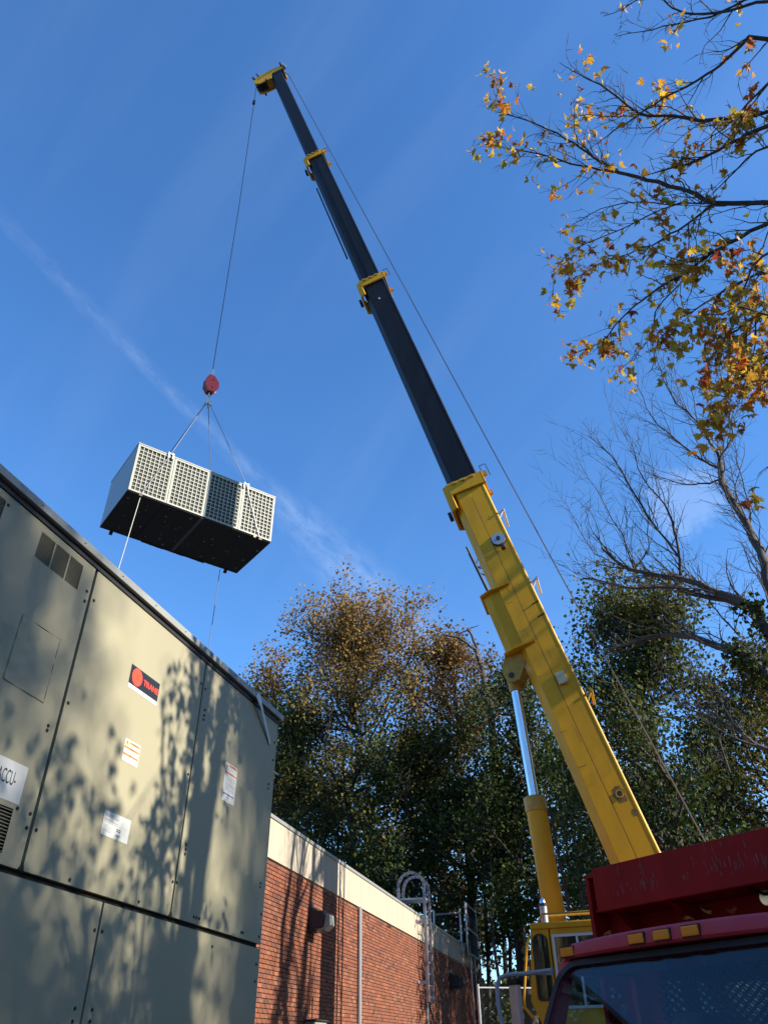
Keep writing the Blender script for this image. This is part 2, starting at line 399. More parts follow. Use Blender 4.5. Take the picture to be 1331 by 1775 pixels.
# far end wall and the turned corner strip
MB(UM).span((S3-.028, -2.37, T0), (S3-.002, -.036, T1-.022)).build('end_panel', M['unit'], unit)
MB(UM).span((S3-.028, -2.37, T1+.022), (S3-.002, -.036, T2)).build('end_panel', M['unit'], unit)
# louvres: real slats in each opening
def louvre(h, nm=13):
    mb = MB(UM); x0, z0, x1, z1 = h; st = (z1-z0)/nm
    rot = None
    for i in range(nm):
        mb.box(((x0+x1)/2, -.008, z0+st*(i+.5)), (x1-x0, .008, .0040), rot)
    lo = mb.build('louvre', M['unit'], unit)
    return lo
for h in vent_h+vent_l+vent_b: louvre(h)
# lid: overhanging edge with a dark strip under it
MB(UM).span((S0-.05, -2.42, T2+.055), (S3+.045, .052, T2+.125)).build('lid', M['unit_lid'], unit, bevel=.006)
MB(UM).span((S0-.02, -2.38, T2+.004), (S3+.012, .012, T2+.053)).build('lid_strip', M['rubber'], unit)
random.seed(4)
sc = MB(UM)
for k in range(18):
    sc.tube([(S0+.4+k*.55, .05, T2+.09), (S0+.4+k*.55, .057, T2+.09)], .006, 6)
sc.build('lid_screw', M['dark'], unit, kind='stuff')
# base rail
MB(UM).span((S0, -2.3, GZ-.05), (S3-.02, -.06, T0-.004)).build('base_rail', M['dark'], unit)
# screws, each a washer head on the panel
scr = [(4.514, 3.26), (4.517, 3.168), (4.622, 3.23), (4.622, 2.332), (4.475, 2.064), (4.475, 2.10), (4.522, 1.488), (4.522, 1.396), (4.620, 1.404), (6.458, 3.26), (6.553, 3.24),
       (6.598, 3.03), (6.599, 2.975), (6.599, 2.93), (6.462, 2.341), (6.60, 1.70), (6.60, 1.74), (6.60, 1.66), (6.462, 1.403), (6.53, 1.41), (5.086, 1.17), (5.996, 1.17), (6.90, 1.19), (6.95, 1.19), (7.0, 1.19),
       (7.86, 1.19), (7.90, 1.19), (5.49, .90), (5.583, .902), (5.44, .407), (5.44, .33), (5.64, .411), (5.64, .34), (8.27, 3.262), (8.27, 3.05), (8.20, 2.75), (8.20, 2.70), (8.20, 1.70), (8.20, 1.66), (8.28, 1.414), (8.27, 1.2), (8.26, .95), (8.26, .8),
       (3.49, 3.42), (4.39, 1.49), (2.7, 3.3), (2.7, 2.2), (2.7, 1.3), (3.6, 1.16), (4.1, 1.0), (7.3, 1.0)]
for x, z in scr:
    mb = MB(UM); mb.tube([(x, -.001, z), (x, .004, z)], .014, 8); mb.tube([(x, .004, z), (x, .010, z)], .0075, 6)
    mb.build('screw', M['dark'], unit)
# notches where the seams meet the long gap
for x, z, s_ in ((S1, T1, 1), (S2, T1, 1)):
    MB(UM).add([(x-.035, .0015, z+.022), (x+.03, .0015, z+.022), (x+.004, .0015, z+.085)], [(0, 1, 2)]).build('seam_notch', M['gap'], unit)
# torn clear document film on the left panel
fl = MB(UM); fl.tube([(3.932, .004, 2.735), (4.359, .004, 2.741)], .0035, 4); fl.tube([(4.359, .004, 2.741), (4.362, .004, 2.232)], .0035, 4)
fl.build('pouch_edge', M['dark'], unit)
pv = []; pf = []
for i in range(15):
    for j in range(17):
        u_, v_ = i/14, j/16
        pv.append((3.93+.43*u_, .0055+.004*math.sin(u_*9+v_*5)*math.sin(v_*23+u_*3)*(1-.3*u_), 2.74-.50*v_-.012*math.sin(v_*7)*u_))
for i in range(14):
    for j in range(16): pf.append((i*17+j, i*17+j+1, (i+1)*17+j+1, (i+1)*17+j))
MB(UM).add(pv, pf).build('document_pouch', M['unit'], unit, smooth=True)
# pale strap over the far corner and torn film down its edge
st = MB(UM)
for a, b, wd in (((7.60, .056, T2+.10), (7.70, .058, T2+.02), .05), ((7.70, .058, T2+.02), (8.13, .006, T2-.30), .028)):
    a = Vector(a); b = Vector(b); d = (b-a).normalized(); sd = d.cross(V(0, 1, 0)).normalized()*wd
    st.add([a-sd, a+sd, b+sd*.8, b-sd*.8, a-sd+V(0, .006, 0), a+sd+V(0, .006, 0), b+sd*.8+V(0, .006, 0), b-sd*.8+V(0, .006, 0)], [(0, 1, 2, 3), (7, 6, 5, 4), (0, 4, 5, 1), (1, 5, 6, 2), (2, 6, 7, 3), (3, 7, 4, 0)])
st.build('lifting_strap', M['white'], unit)
fm = MB(UM); zz = [1.36, 1.2, 1.0, .85]; 
for i in range(3): fm.add([(S3-.004, -.01, zz[i]), (S3+.03-.02*(i == 0), -.03, zz[i]), (S3+.035-.02*(i == 2), -.04, zz[i+1]), (S3-.004, -.01, zz[i+1])], [(0, 1, 2, 3)])
zz = [.75, .55, .3, .0]
for i in range(3): fm.add([(S3-.004, -.01, zz[i]), (S3+.008+.045*i, -.03, zz[i]), (S3+.05+.045*i, -.04, zz[i+1]), (S3-.004, -.01, zz[i+1])], [(0, 1, 2, 3)])
fm.build('torn_film', M['white'], unit)

# ---- stickers: flat prints on the panels
def sheet(parent, mx, x0, z0, x1, z1, ma, off, name='print', lab=None):
    return MB(mx).span((x0, off, z0), (x1, off+.0012, z1)).build(name, ma, parent, label=lab)
def text(parent, mx, s, x, z, h, ma, off, wide=1., bold=0., name='lettering', shear=0.):
    cu = bpy.data.curves.new('t', 'FONT'); cu.body = s; cu.size = 1; cu.extrude = .001; cu.offset = bold; cu.shear = shear
    to = bpy.data.objects.new('t', cu); COL.objects.link(to)
    dg = bpy.context.evaluated_depsgraph_get(); me = bpy.data.meshes.new_from_object(to.evaluated_get(dg))
    bpy.data.objects.remove(to)
    co = np.array([v.co[:] for v in me.vertices]); 
    k = h/.73
    org = origin_of(parent)
    for v in me.vertices:
        v.co = (mx @ V(x+v.co.x*k*wide, off+v.co.z, z+v.co.y*k))-org
    me.name = name; me.materials.clear(); me.materials.append(ma)
    o = bpy.data.objects.new(name, me); COL.objects.link(o); o.parent = parent; o['wl'] = list(org)
    return o
def lines(parent, mx, x0, x1, zs, ma, off, th=.004, rng=random.Random(2), name='printed_text'):
    mb = MB(mx)
    for z in zs:
        x = x0
        while x < x1-.004:
            l = rng.uniform(.008, .03); e_ = min(x+l, x1); mb.span((x, off, z-th/2), (e_, off+.0008, z+th/2)); x = e_+.005
            if rng.random() < .08: break
    return mb.build(name, ma, parent, kind='stuff')
p_ = sheet(unit, UM, 5.292, 2.785, 5.755, 2.958, M['black_ink'], .0012, 'brand_sticker')
sheet(unit, UM, 5.292, 2.748, 5.755, 2.784, M['white'], .0012, 'sticker_border')
ci = MB(UM); ci.tube([(5.400, .0026, 2.874), (5.400, .0034, 2.874)], .078, 28); ci.build('emblem', M['red_ink'], unit)
text(unit, UM, '7', 5.385, 2.85, .05, mat('emblem_dark', (.45, .03, .02), .5), .0038, 1.0, .0, 'emblem_mark')
text(unit, UM, 'TRANE', 5.503, 2.845, .055, M['red_ink'], .0028, 1.03, .02)
sheet(unit, UM, 5.655, 2.757, 5.668, 2.772, M['black_ink'], .0026, 'print'); lines(unit, UM, 5.675, 5.745, [2.764], M['grey_ink'], .0026, .003)
# warning label with three orange bars
def warn(x0, z0, x1, z1, bars, blue=None):
    sheet(unit, UM, x0, z0, x1, z1, M['white'], .0012, 'warning_label')
    W_, H_ = x1-x0, z1-z0
    tr = MB(UM); cx = x0+.16*W_; cz = z1-.03*H_-.0
    tr.add([(x0+.03*W_, .0025, z1-.27*H_*(.23/H_ if H_ > .3 else 1)), (x0+.29*W_, .0025, z1-.27*H_*(.23/H_ if H_ > .3 else 1)), (cx, .0025, z1-.02*H_)], [(0, 1, 2)]); tr.build('warning_triangle', M['yellow_ink'], unit)
    sheet(unit, UM, cx-.006, z1-.20*H_*(.23/H_ if H_ > .3 else 1), cx+.006, z1-.09*H_*(.23/H_ if H_ > .3 else 1), M['black_ink'], .0027, 'print')
    for (a, b, t0, t1) in bars:
        sheet(unit, UM, x0+a*W_, z1-t1*H_, x0+b*W_, z1-t0*H_, M['orange_ink'], .0026, 'orange_bar')
        lines(unit, UM, x0+(a*.5+b*.5-.12)*W_, x0+(a*.5+b*.5+.16)*W_, [z1-(t0+t1)/2*H_], M['black_ink'], .0038, .006)
warn(5.408, 2.149, 5.637, 2.332, [(.32, .97, .07, .16), (.02, .97, .33, .42), (.02, .97, .64, .73)])
lines(unit, UM, 5.47, 5.62, [2.29, 2.279], M['grey_ink'], .0026, .0025); lines(unit, UM, 5.42, 5.60, [2.246, 2.235, 2.224, 2.19, 2.18, 2.17, 2.16], M['grey_ink'], .0026, .0025)
warn(7.150, 2.297, 7.421, 2.683, [(.32, .97, .03, .075), (.02, .97, .24, .28)])
lines(unit, UM, 7.18, 7.40, [2.56-.0135*i for i in range(12)], M['grey_ink'], .0026, .003)
sheet(unit, UM, 7.165, 2.366, 7.40, 2.376, M['blue_ink'], .0026, 'blue_bar'); lines(unit, UM, 7.17, 7.36, [2.345, 2.33, 2.315], M['grey_ink'], .0026, .003)
# data sheet
sheet(unit, UM, 5.328, 1.544, 5.694, 1.728, M['white'], .0012, 'data_label')
lines(unit, UM, 5.345, 5.53, [1.70, 1.688, 1.665, 1.655], M['grey_ink'], .0026, .006); lines(unit, UM, 5.345, 5.68, [1.642], M['grey_ink'], .0026, .0015)
lines(unit, UM, 5.345, 5.46, [1.62, 1.607, 1.59, 1.578], M['grey_ink'], .0026, .004); lines(unit, UM, 5.52, 5.58, [1.62, 1.607, 1.575], M['black_ink'], .0026, .006)
# ACCU- sheet
sheet(unit, UM, 3.93, 1.512, 4.392, 1.764, M['white'], .0012, 'model_sheet')
text(unit, UM, 'ACCU-', 4.125, 1.612, .095, M['black_ink'], .0028, .45, .0)
lines(unit, UM, 3.97, 4.27, [1.575, 1.568], M['grey_ink'], .0026, .004); lines(unit, UM, 4.02, 4.19, [1.548, 1.543, 1.538], M['black_ink'], .0026, .004)

# ================================================================= BRICK BUILDING
bs = V(.23093, .97297, .0052).normalized(); bn = V(.97297, -.23093, 0).normalized(); bh_ = bn.cross(bs); bh_ = bh_ if bh_.z > 0 else -bh_
BM = Matrix((bs, bn, bh_)).transposed().to_4x4(); BM.translation = V(-2.08528, 14.5, 0)
BL0, BL1 = -6.0, 24.42; ZB, ZT = 4.545, 5.215
bld = thing('brick_building', 'long low red brick building with pale fascia band behind the sheet metal unit', 'building', BM @ V(5, -4, 0))
MB(BM).span((BL0, -8.0, -.4), (BL1-.12, -.03, ZB+.02)).build('wall', M['mortar'], bld)
MB(BM).span((BL0+.2, -7.9, ZB+.021), (BL1-.13, -.3, ZT-.25)).build('roof', M['roofing'], bld)
bl, bhh, mj = .2, .0585, .0095
rng = np.random.default_rng(11)
bricks = []
row = 0; z = -.3
CH = .068
while z+CH < ZB:
    off = 0 if row % 2 else (bl+mj)/2
    x = BL0-off
    while x < BL1-.01:
        x0, x1 = max(x, BL0), min(x+bl, BL1)
        if x1-x0 > .03: bricks.append((x0, x1, z, z+bhh, 0))
        x += bl+mj
    # far-end return wall
    y = -.03-off
    while y > -8: bricks.append((y-bl, y, z, z+bhh, 1)); y -= bl+mj
    z += CH; row += 1
def vis_area(b):
    if b[4]: return 0
    P = BM @ V((b[0]+b[1])/2, 0, (b[2]+b[3])/2); v = P-CAM; zf = v.dot(FW)
    if zf <= 0: return 0
    px = 665.5+1334*v.dot(RT)/zf; py = 887.5-1334*v.dot(UP)/zf
    if py > 1778 or px < 440: return 0
    # behind the unit's far corner?
    if px < 482-(py-1245)*.0745-2: return 0
    return 1/zf**2*abs(v.normalized().dot(bn))
ar = [vis_area(b) for b in bricks]
big = set(sorted(range(len(bricks)), key=lambda i: -ar[i])[:300])
bme = None
def brick_mesh():
    me = bpy.data.meshes.new('brick'); x, y, z = .1, .016, .02925
    vs = [(-x, -y, -z), (x, -y, -z), (x, -y, z), (-x, -y, z), (-x+.002, y, -z+.002), (x-.002, y, -z+.002), (x-.002, y, z-.002), (-x+.002, y, z-.002)]
    me.from_pydata(vs, [], [(4, 5, 6, 7)[::-1], (0, 1, 5, 4), (1, 2, 6, 5), (2, 3, 7, 6), (3, 0, 4, 7)]); me.update(); me.materials.append(M['brick_o']); return me
bme = brick_mesh()
vv = []; ff = []; rr = []
rotB = BM.to_3x3().to_4x4(); borg = origin_of(bld)
for i, b in enumerate(bricks):
    pr = rng.uniform(-.0015, .0025); r_ = rng.random()
    if i in big:
        o = bpy.data.objects.new('brick', bme); COL.objects.link(o); o.parent = bld
        mx = Matrix.Translation((BM @ V((b[0]+b[1])/2, -.016+pr, (b[2]+b[3])/2))-borg) @ rotB @ Matrix.Diagonal(((b[1]-b[0])/.2, 1, 1, 1))
        o.matrix_basis = mx
        continue
    x0, x1, z0, z1, sd = b
    if sd == 0: q = [(x0, -.034, z0), (x1, -.034, z0), (x1, -.034, z1), (x0, -.034, z1), (x0+.002, pr, z0+.002), (x1-.002, pr, z0+.002), (x1-.002, pr, z1-.002), (x0+.002, pr, z1-.002)]
    else: q = [(BL1-.125, x0, z0), (BL1-.125, x1, z0), (BL1-.125, x1, z1), (BL1-.125, x0, z1), (BL1+pr, x0, z0), (BL1+pr, x1, z0), (BL1+pr, x1, z1), (BL1+pr, x0, z1)]
    k = len(vv)
    vv += [BM @ V(*p) for p in q]; rr += [r_]*8
    for f in ((4, 5, 6, 7), (0, 1, 5, 4), (1, 2, 6, 5), (2, 3, 7, 6), (3, 0, 4, 7)): ff += [k+j for j in f]
raw_mesh('brickwork', np.array([tuple(v) for v in vv]), np.array(ff), 4, M['brick'], bld, tuple(borg), rr, kind='stuff')
# fascia panels with open joints, coping above
js = [-6.0, -4.6, -3.2, -1.7, -.15, 1.40, 2.95, 4.5, 6.05, 7.6, 9.15, 10.7, 12.25, 13.8, 15.35, 16.9, 18.45, 20.0, 21.55, 23.1, 24.43]
for a, b in zip(js[:-1], js[1:]):
    MB(BM).span((a+.006, -.30, ZB+.012), (b-.006, .012, ZT-.002)).build('fascia_panel', M['stone'], bld)
MB(BM).span((BL0, -.295, ZB+.03), (BL1-.02, -.02, ZT-.01)).build('fascia_backing', M['mortar'], bld)
MB(BM).span((BL1-.30, -8, ZB+.012), (BL1+.012, -.31, ZT-.002)).build('fascia_panel', M['stone'], bld)
MB(BM).span((BL0, -.36, ZT), (BL1+.04, .035, ZT+.065)).build('coping', M['coping'], bld, bevel=.008)
MB(BM).span((BL1-.34, -8, ZT), (BL1+.038, -.362, ZT+.063)).build('coping', M['coping'], bld)
# conduits on the wall (part of the building)
cd = MB(BM).tube([(5.86, .05, ZB-.0), (5.86, .05, 0)], .045, 8); cd.tube([(5.99, .04, ZB-.05), (5.99, .04, 0)], .02, 6)
cd.build('downpipe', M['steel'], bld, smooth=True)
cd = MB(BM).tube([(22.9, .12, ZT+.3), (22.9, .12, 0)], .035, 8); cd.tube([(24.2, .12, ZT+.1), (24.2, .12, 0)], .03, 8)
cd.build('conduit', M['steel'], bld, smooth=True)
MB(BM).tube([(8.72, .03, 4.50), (8.95, .06, 4.49), (9.25, .03, 4.53)], .013, 5).build('wall_bracket', M['dark'], bld)
# meter box low on the wall
bx = thing('junction_box', 'small weathered metal box low on the brick wall beside the big unit', 'box', BM @ V(2.62, .1, 1.9))
MB(BM).span((2.28, .004, 1.66), (3.02, .19, 2.22)).build('box_body', M['tan'], bx, bevel=.01)
MB(BM).span((2.25, .0042, 2.222), (3.05, .22, 2.25)).build('box_hood', M['dark'], bx)
MB(BM).tube([(2.55, .05, 2.25), (2.55, .05, 2.6)], .014, 6).build('box_pipe', M['dark'], bx)

def wall_lamp(x, z, s, lens, label):
    t = thing('wall_lamp', label, 'wall light', BM @ V(x, .02, z), 'floodlights on the brick wall')
    MB(BM).box((x-.0, .05*s, z), (.34*s, .09*s, .42*s)).build('back_box', M['dark'], t, bevel=.02*s)
    prof = [(.09, .17), (.30, .13), (.34, .02), (.30, -.14), (.09, -.17)]
    hb = MB(BM); hb.prism([(a*s, b*s) for a, b in prof], (x-.19*s, 0, z), V(0, 1, 0), V(0, 0, 1), V(1, 0, 0), .38*s); hb.build('housing', M['dark'], t, bevel=.012*s)
    prof = [(.345, .10), (.42, .08), (.44, -.10), (.32, -.19), (.16, -.21), (.20, -.16), (.31, -.13)]
    hb = MB(BM); hb.prism([(a*s, b*s) for a, b in prof], (x-.16*s, 0, z), V(0, 1, 0), V(0, 0, 1), V(1, 0, 0), .32*s)
    hb.build('lens', lens, t, bevel=.012*s)
    MB(BM).tube([(x-.05*s, .05, z+.20*s), (x-.05*s, .05, z+.30*s)], .02, 6).build('photocell', M['lightgrey'], t)
    return t
lensm = mat('ribbed_lens', (.24, .25, .21), .25, 0, (30, .5, (.2, .2, .17)))
wall_lamp(2.42, 3.86, 1.0, lensm, 'black floodlight with clear ribbed lens on the brick wall nearest the big unit')
wall_lamp(18.35, 3.78, 1.2, M['dark'], 'small dark floodlight on the shaded far end of the brick wall beyond the ladder')

# ---- roof ladder with walk-through hoops
lad = thing('roof_ladder', 'grey steel wall ladder with two curved grab hoops over the roof edge', 'ladder', BM @ V(13.1, .2, 2.9))
LX = (12.75, 13.5); off = .26
for x in LX:
    pts = [(x, off, 2.95), (x, off, 5.9)]
    MB(BM).span((x-.03, off-.045, 2.92), (x+.03, off+.045, 5.75)).build('stile', M['ladder'], lad, bevel=.006)
    arc = [(x, off, 5.75), (x, off, 6.0)]
    for k in range(11):
        a = math.pi*k/10; arc.append((x, off-.42+.42*math.cos(a), 6.02+.42*math.sin(a)))
    arc += [(x, off-.84, 5.9), (x, off-.84, 5.2)]
    hb = MB(BM)
    for i in range(len(arc)-1):
        a, b = Vector(arc[i]), Vector(arc[i+1]); d = (b-a); L = d.length; d.normalize(); nn = d.cross(V(1, 0, 0)).normalized()
        rot = Matrix((V(1, 0, 0), nn, d)).transposed()
        hb.box((a+b)/2, (.045, .085, L+.035), rot)
    hb.build('grab_hoop', M['ladder'], lad)
zz = 3.05
while zz < 5.4:
    MB(BM).tube([(LX[0]+.03, off, zz), (LX[1]-.03, off, zz)], .014, 6).build('rung', M['ladder'], lad); zz += .3
for zz in (5.02, 3.42):
    mb = MB(BM); mb.span((LX[0]-.5+.2, .02, zz-.04), (LX[0]-.031, .035, zz+.04)); mb.span((LX[0]-.032, .02, zz-.04), (LX[0]-.0, off-.046, zz+.04)); mb.span((LX[1]-.0, .02, zz-.04), (LX[1]+.03, off-.046, zz+.04))
    mb.build('wall_bracket', M['ladder'], lad)
mb = MB(BM); mb.span((LX[0]-.02, -.9, 5.66), (LX[1]+.02, off+.04, 5.70)); mb.build('step_plate', M['steel'], lad)
MB(BM).tube([(13.6, .06, 2.93), (13.6, .06, 0)], .035, 8).build('lower_pipe', M['steel'], lad)

# ---- chain link panels on the roof corner
def chainlink(name, mx, x0, z0, x1, z1, y, parent, pitch=.09, w_=.0045, ax=0, bars=False):
    """diagonal wires; ax 0 = along local x, 1 = along local y"""
    p0 = []; p1 = []
    W_ = x1-x0; H_ = z1-z0
    def P(u, v): return mx @ (V(x0+u, y, z0+v) if ax == 0 else V(y, x0+u, z0+v))
    nn = int((W_+H_)/pitch)
    for i in range(nn):
        c = i*pitch
        a = (c, 0) if c <= W_ else (W_, c-W_); b = (0, c) if c <= H_ else (c-H_, H_)
        p0.append(P(*a)); p1.append(P(*b))
        a = (W_-c, 0) if c <= W_ else (0, c-W_); b = (W_, c) if c <= H_ else (W_-(c-H_), H_)
        p0.append(P(*a)); p1.append(P(*b))
    v, f = tubes_np([tuple(k) for k in p0], [tuple(k) for k in p1], [w_]*len(p0), [w_]*len(p0), 3)
    o = raw_mesh(name, v, f, 4, M['dark'] if bars else M['steel'], parent, tuple(origin_of(parent)), kind='stuff')
    return o
gt = thing('corner_fence', 'framed chain link guard panel standing up at the far roof corner', 'fence panel', BM @ V(23.5, .12, 5.0))
fr = MB(BM)
for a, b in (((22.3, .14, 4.9), (22.3, .14, 6.85)), ((22.3, .14, 6.85), (25.3, .14, 6.85)), ((25.3, .14, 6.85), (25.3, .14, 5.0)), ((25.3, .14, 5.0), (22.3, .14, 5.0)), ((22.36, .14, 5.93), (25.3, .14, 5.93))): fr.tube([a, b], .04, 6)
fr.build('frame', M['steel'], gt); chainlink('mesh', BM, 22.3, 5.0, 25.3, 6.85, .14, gt, .10, .012, 0, True)
MB(BM).span((22.36, .10, 5.05), (25.25, .115, 6.8)).build('backing_screen', M['grey'], gt)
g2 = thing('roof_fence', 'low chain link guard rail on the roof between the ladder hoops and the corner panel', 'fence panel', BM @ V(21.6, -2, 5.2))
pA, pB = at(752, 1586, 33.5), at(797, 1582, 35.0)
fr = MB(); fr.tube([pA, pB], .04, 6); fr.tube([pA+V(0, 0, .15), V(pA.x, pA.y, 4.9)], .045, 6); fr.tube([pB+V(0, 0, .15), V(pB.x, pB.y, 4.9)], .045, 6)
fr.tube([V(pA.x, pA.y, 5.35), V(pB.x, pB.y, 5.4)], .03, 6); fr.build('frame', M['steel'], g2)
d_ = V(pB.x-pA.x, pB.y-pA.y, 0); Lg = d_.length; d_.normalize()
GM = Matrix((d_, d_.cross(V(0, 0, 1)), V(0, 0, 1))).transposed().to_4x4(); GM.translation = V(pA.x, pA.y, 0)
chainlink('mesh', GM, 0, 5.3, Lg, pA.z-.02, 0, g2, .12, .003, 0, True)

# ================================================================= CRANE
P0 = V(-5.254, 19.626, 43.484); D = V(2.5016, -.9531, -9.7646); Dl = D.length; Dn = D.normalized(); AX = -Dn
fh = V(-D.x, -(-D.y)*-1, 0); fh = V(-D.x, -D.y, 0).normalized()          # horizontal heading of the boom
lf = V(-fh.y, fh.x, 0)                                                      # the crane's left side (towards the viewer)
un = (fh-AX*fh.dot(AX)).normalized()                                       # boom's under side
crane = thing('mobile_crane', 'yellow mobile crane with long black telescopic boom raised over the truck', 'crane', (5.6, 15.5, 0))
def bframe(t): 
    ro = R(4.5)      # boom rolled off true so its side face catches grazing sunlight
    a_ = lf*math.cos(ro)-un*math.sin(ro); b_ = un*math.cos(ro)+lf*math.sin(ro)
    mx = Matrix((a_, b_, AX)).transposed().to_4x4(); mx.translation = P0+D*t; return mx
BF = bframe(0)       # local x: left side, y: under side, z: along the boom, up; z = -t*Dl
def sect_profile(w_, h, ch=.06):
    """box section with the lower corners chamfered"""
    x, y = w_/2, h/2; c = w_*.30; c2 = h*.16
    return [(-x, -y+.03), (-x+.03, -y), (x-.03, -y), (x, -y+.03), (x, y-c2), (x-c, y), (-x+c, y), (-x, y-c2)]
def section(name, t0, t1, w_, h, ma, bev=.02):
    mb = MB(BF); mb.prism(sect_profile(w_, h), (0, 0, -t0*Dl), V(1, 0, 0), V(0, 1, 0), V(0, 0, 1), -(t1-t0)*Dl)
    return mb.build(name, ma, crane, bevel=bev)
tipsec = section('boom_section', -.02, 1.1, .56, .62, M['black'])
section('boom_section', 1.0, 2.1, .68, .72, M['black'])
section('boom_section', 2.0, 3.1, .80, .81, M['black'])
base = section('base_boom', 3.0, 4.42, .94, .90, M['yellow'])
# side wear strip lines on the black sections and the weld step on the base boom
for t0, t1, w_, h, ma, nm in ((1.03, 2.0, .68, .72, M['black'], 'side_stiffener'), (3.035, 4.40, .94, .90, M['yellow'], 'side_plate')):
    for sx in (1, -1):
        mb = MB(BF); x = sx*(w_/2); 
        mb.span((x, -h*.02, -t0*Dl), (x+sx*.014, h*.33, -t1*Dl)) if ma is M['yellow'] else mb.span((x, -h*.03, -t0*Dl), (x+sx*.008, h*.02, -t1*Dl))
        mb.build(nm, ma, crane)
for x in (-.29, .29):
    pass
for t0, t1, w_, h, ma in ((3.03, 4.42, .94, .90, M['yellow']), (1.03, 1.98, .68, .72, M['black']), (2.03, 2.98, .80, .81, M['black'])):
    for sx in (1, -1):      # raised corner strip along the back edge
        mb = MB(BF); x = sx*w_/2; mb.prism([(x-sx*.055, -h/2-.022), (x-sx*.02, -h/2-.022), (x+sx*.004, -h/2+.004), (x+sx*.004, -h/2+.034), (x-sx*.055, -h/2+.034)], (0, 0, -t0*Dl), V(1, 0, 0), V(0, 1, 0), V(0, 0, 1), -(t1-t0)*Dl)
        mb.build('corner_strip', ma, crane)
wl_ = MB(BF)
wl_.span((.472, -.032, -3.06*Dl), (.478, -.021, -4.41*Dl)); wl_.build('weld_seam', M['dark'], crane)
# collars
def collar(t, w_, h, dz=.30):
    mb = MB(BF); x, y = w_/2+.09, h/2+.09; z1, z0 = -t*Dl+.05, -t*Dl-dz
    mb.span((x-.06, -y, z0), (x, y-.1, z1)); mb.span((-x, -y, z0), (-x+.06, y-.1, z1)); mb.span((-x, -y-.005, z0), (x, -y+.06, z1))
    mb.prism([(-x, y-.12), (-x+.10, y+.05), (x-.10, y+.05), (x, y-.12), (x-.06, y-.14), (x-.13, y-.02), (-x+.13, y-.02), (-x+.06, y-.14)], (0, 0, z0-.45), V(1, 0, 0), V(0, 1, 0), V(0, 0, 1), dz+.5)
    o = mb.build('collar', M['yellow'], crane, bevel=.012)
    mb = MB(BF)
    for k in (-.28, 0, .28): MB(BF).box((x+.02, k*h, z1-.06), (.05, .10, .07)).build('wear_pad', M['yellow_d'], crane)
    for q in (x-.12, -x+.12): MB(BF).box((q, -y-.07, z1-.05), (.12, .11, .12)).build('wear_pad', M['yellow_d'], crane)
    mb = MB(BF); mb.tube([(x-.2, -y-.03, z1), (x-.2, -y-.03, z1+.33)], .012, 5); mb.build('rope_keeper', M['dark'], crane); mb = MB(BF); mb.tube([(x-.2, -y-.2, z1-.1), (x-.2, -y-.2, z1+.33), (x-.2, -y-.03, z1+.33)], .012, 5)
    mb.build('rope_keeper', M['dark'], crane); MB(BF).box((0, y+.12, z0-.25), (.22, .10, .16)).build('collar_fitting', M['dark'], crane)
collar(1.0, .66, .72, .26); collar(2.0, .78, .81, .28); collar(3.0, .92, .90, .34)
# boom tip head
hd = MB(BF)
hd.prism([(-.48, .28), (.05, .42), (.98, .30), (1.22, .10), (1.20, -.42), (.95, -.62), (.30, -.60), (.22, -.10), (-.48, -.05)], (.24, 0, 0), V(0, 1, 0), V(0, 0, 1), V(1, 0, 0), .05)
hd.prism([(-.48, .28), (.05, .42), (.98, .30), (1.22, .10), (1.20, -.42), (.95, -.62), (.30, -.60), (.22, -.10), (-.48, -.05)], (-.29, 0, 0), V(0, 1, 0), V(0, 0, 1), V(1, 0, 0), .05)
hd.span((-.24, -.45, .20), (.24, .70, .26)); hd.span((-.24, -.44, -.05), (.24, -.40, .2))
hd.build('boom_head', M['yellow'], crane, bevel=.01)
MB(BF).span((-.23, .30, -.55), (.23, .62, .17)).build('head_frame', M['yellow_d'], crane)
for y_, z_, r_ in ((.98, -.16, .25), (.62, -.30, .2), (-.36, .30, .14)):
    for x_ in (-.14, 0, .14):
        MB(BF).ring((x_, y_, z_), (1, 0, 0), r_, .04, .07, 18).build('sheave', M['dark'], crane, smooth=True)
for a, b, q in (((.33, -.40, .2), (.33, -.40, .55), .06), ((.30, .9, .25), (.30, .95, .62), .04), ((.30, 1.15, .05), (.30, 1.2, .35), .06), ((.31, .6, -.55), (.31, .6, -.72), .05), ((-.31, .9, -.55), (-.31, .9, -.72), .05)):
    MB(BF).tube([a, b], q, 6).build('head_fitting', M['dark'], crane)
MB(BF).span((.29, -.55, -.35), (.33, -.43, .1)).build('head_lug', M['dark'], crane)
MB(BF).tube([(.3, -.5, .45), (.3, -.62, -.2)], .03, 5).build('whip_guard', M['white'], crane)
# thin rod running under section three
MB(BF).tube([(-.30, .44, -1.15*Dl), (-.30, .44, -1.72*Dl)], .035, 5).build('extension_rod', M['rubber'], crane)
# stowed lattice jib on the far side of the base boom
jb = MB(BF); jx = (-.68, -1.02); jy = (.10, .58); z0, z1 = -3.12*Dl, -4.16*Dl
for x in jx:
    for y in jy: jb.tube([(x, y, z0), (x*.97, y-.42, z1)], .035, 5)
nseg = 16
for i in range(nseg):
    sh0, sh1 = -.42*i/nseg, -.42*(i+1)/nseg
    a, b = z0+(z1-z0)*i/nseg, z0+(z1-z0)*(i+1)/nseg
    for x in jx: jb.tube([(x, jy[i % 2]+sh0, a), (x, jy[1-i % 2]+sh1, b)], .018, 4)
    for y in jy: jb.tube([(jx[i % 2], y+sh0, a), (jx[1-i % 2], y+sh1, b)], .018, 4)
jb.build('lattice_jib', M['dark'], crane)
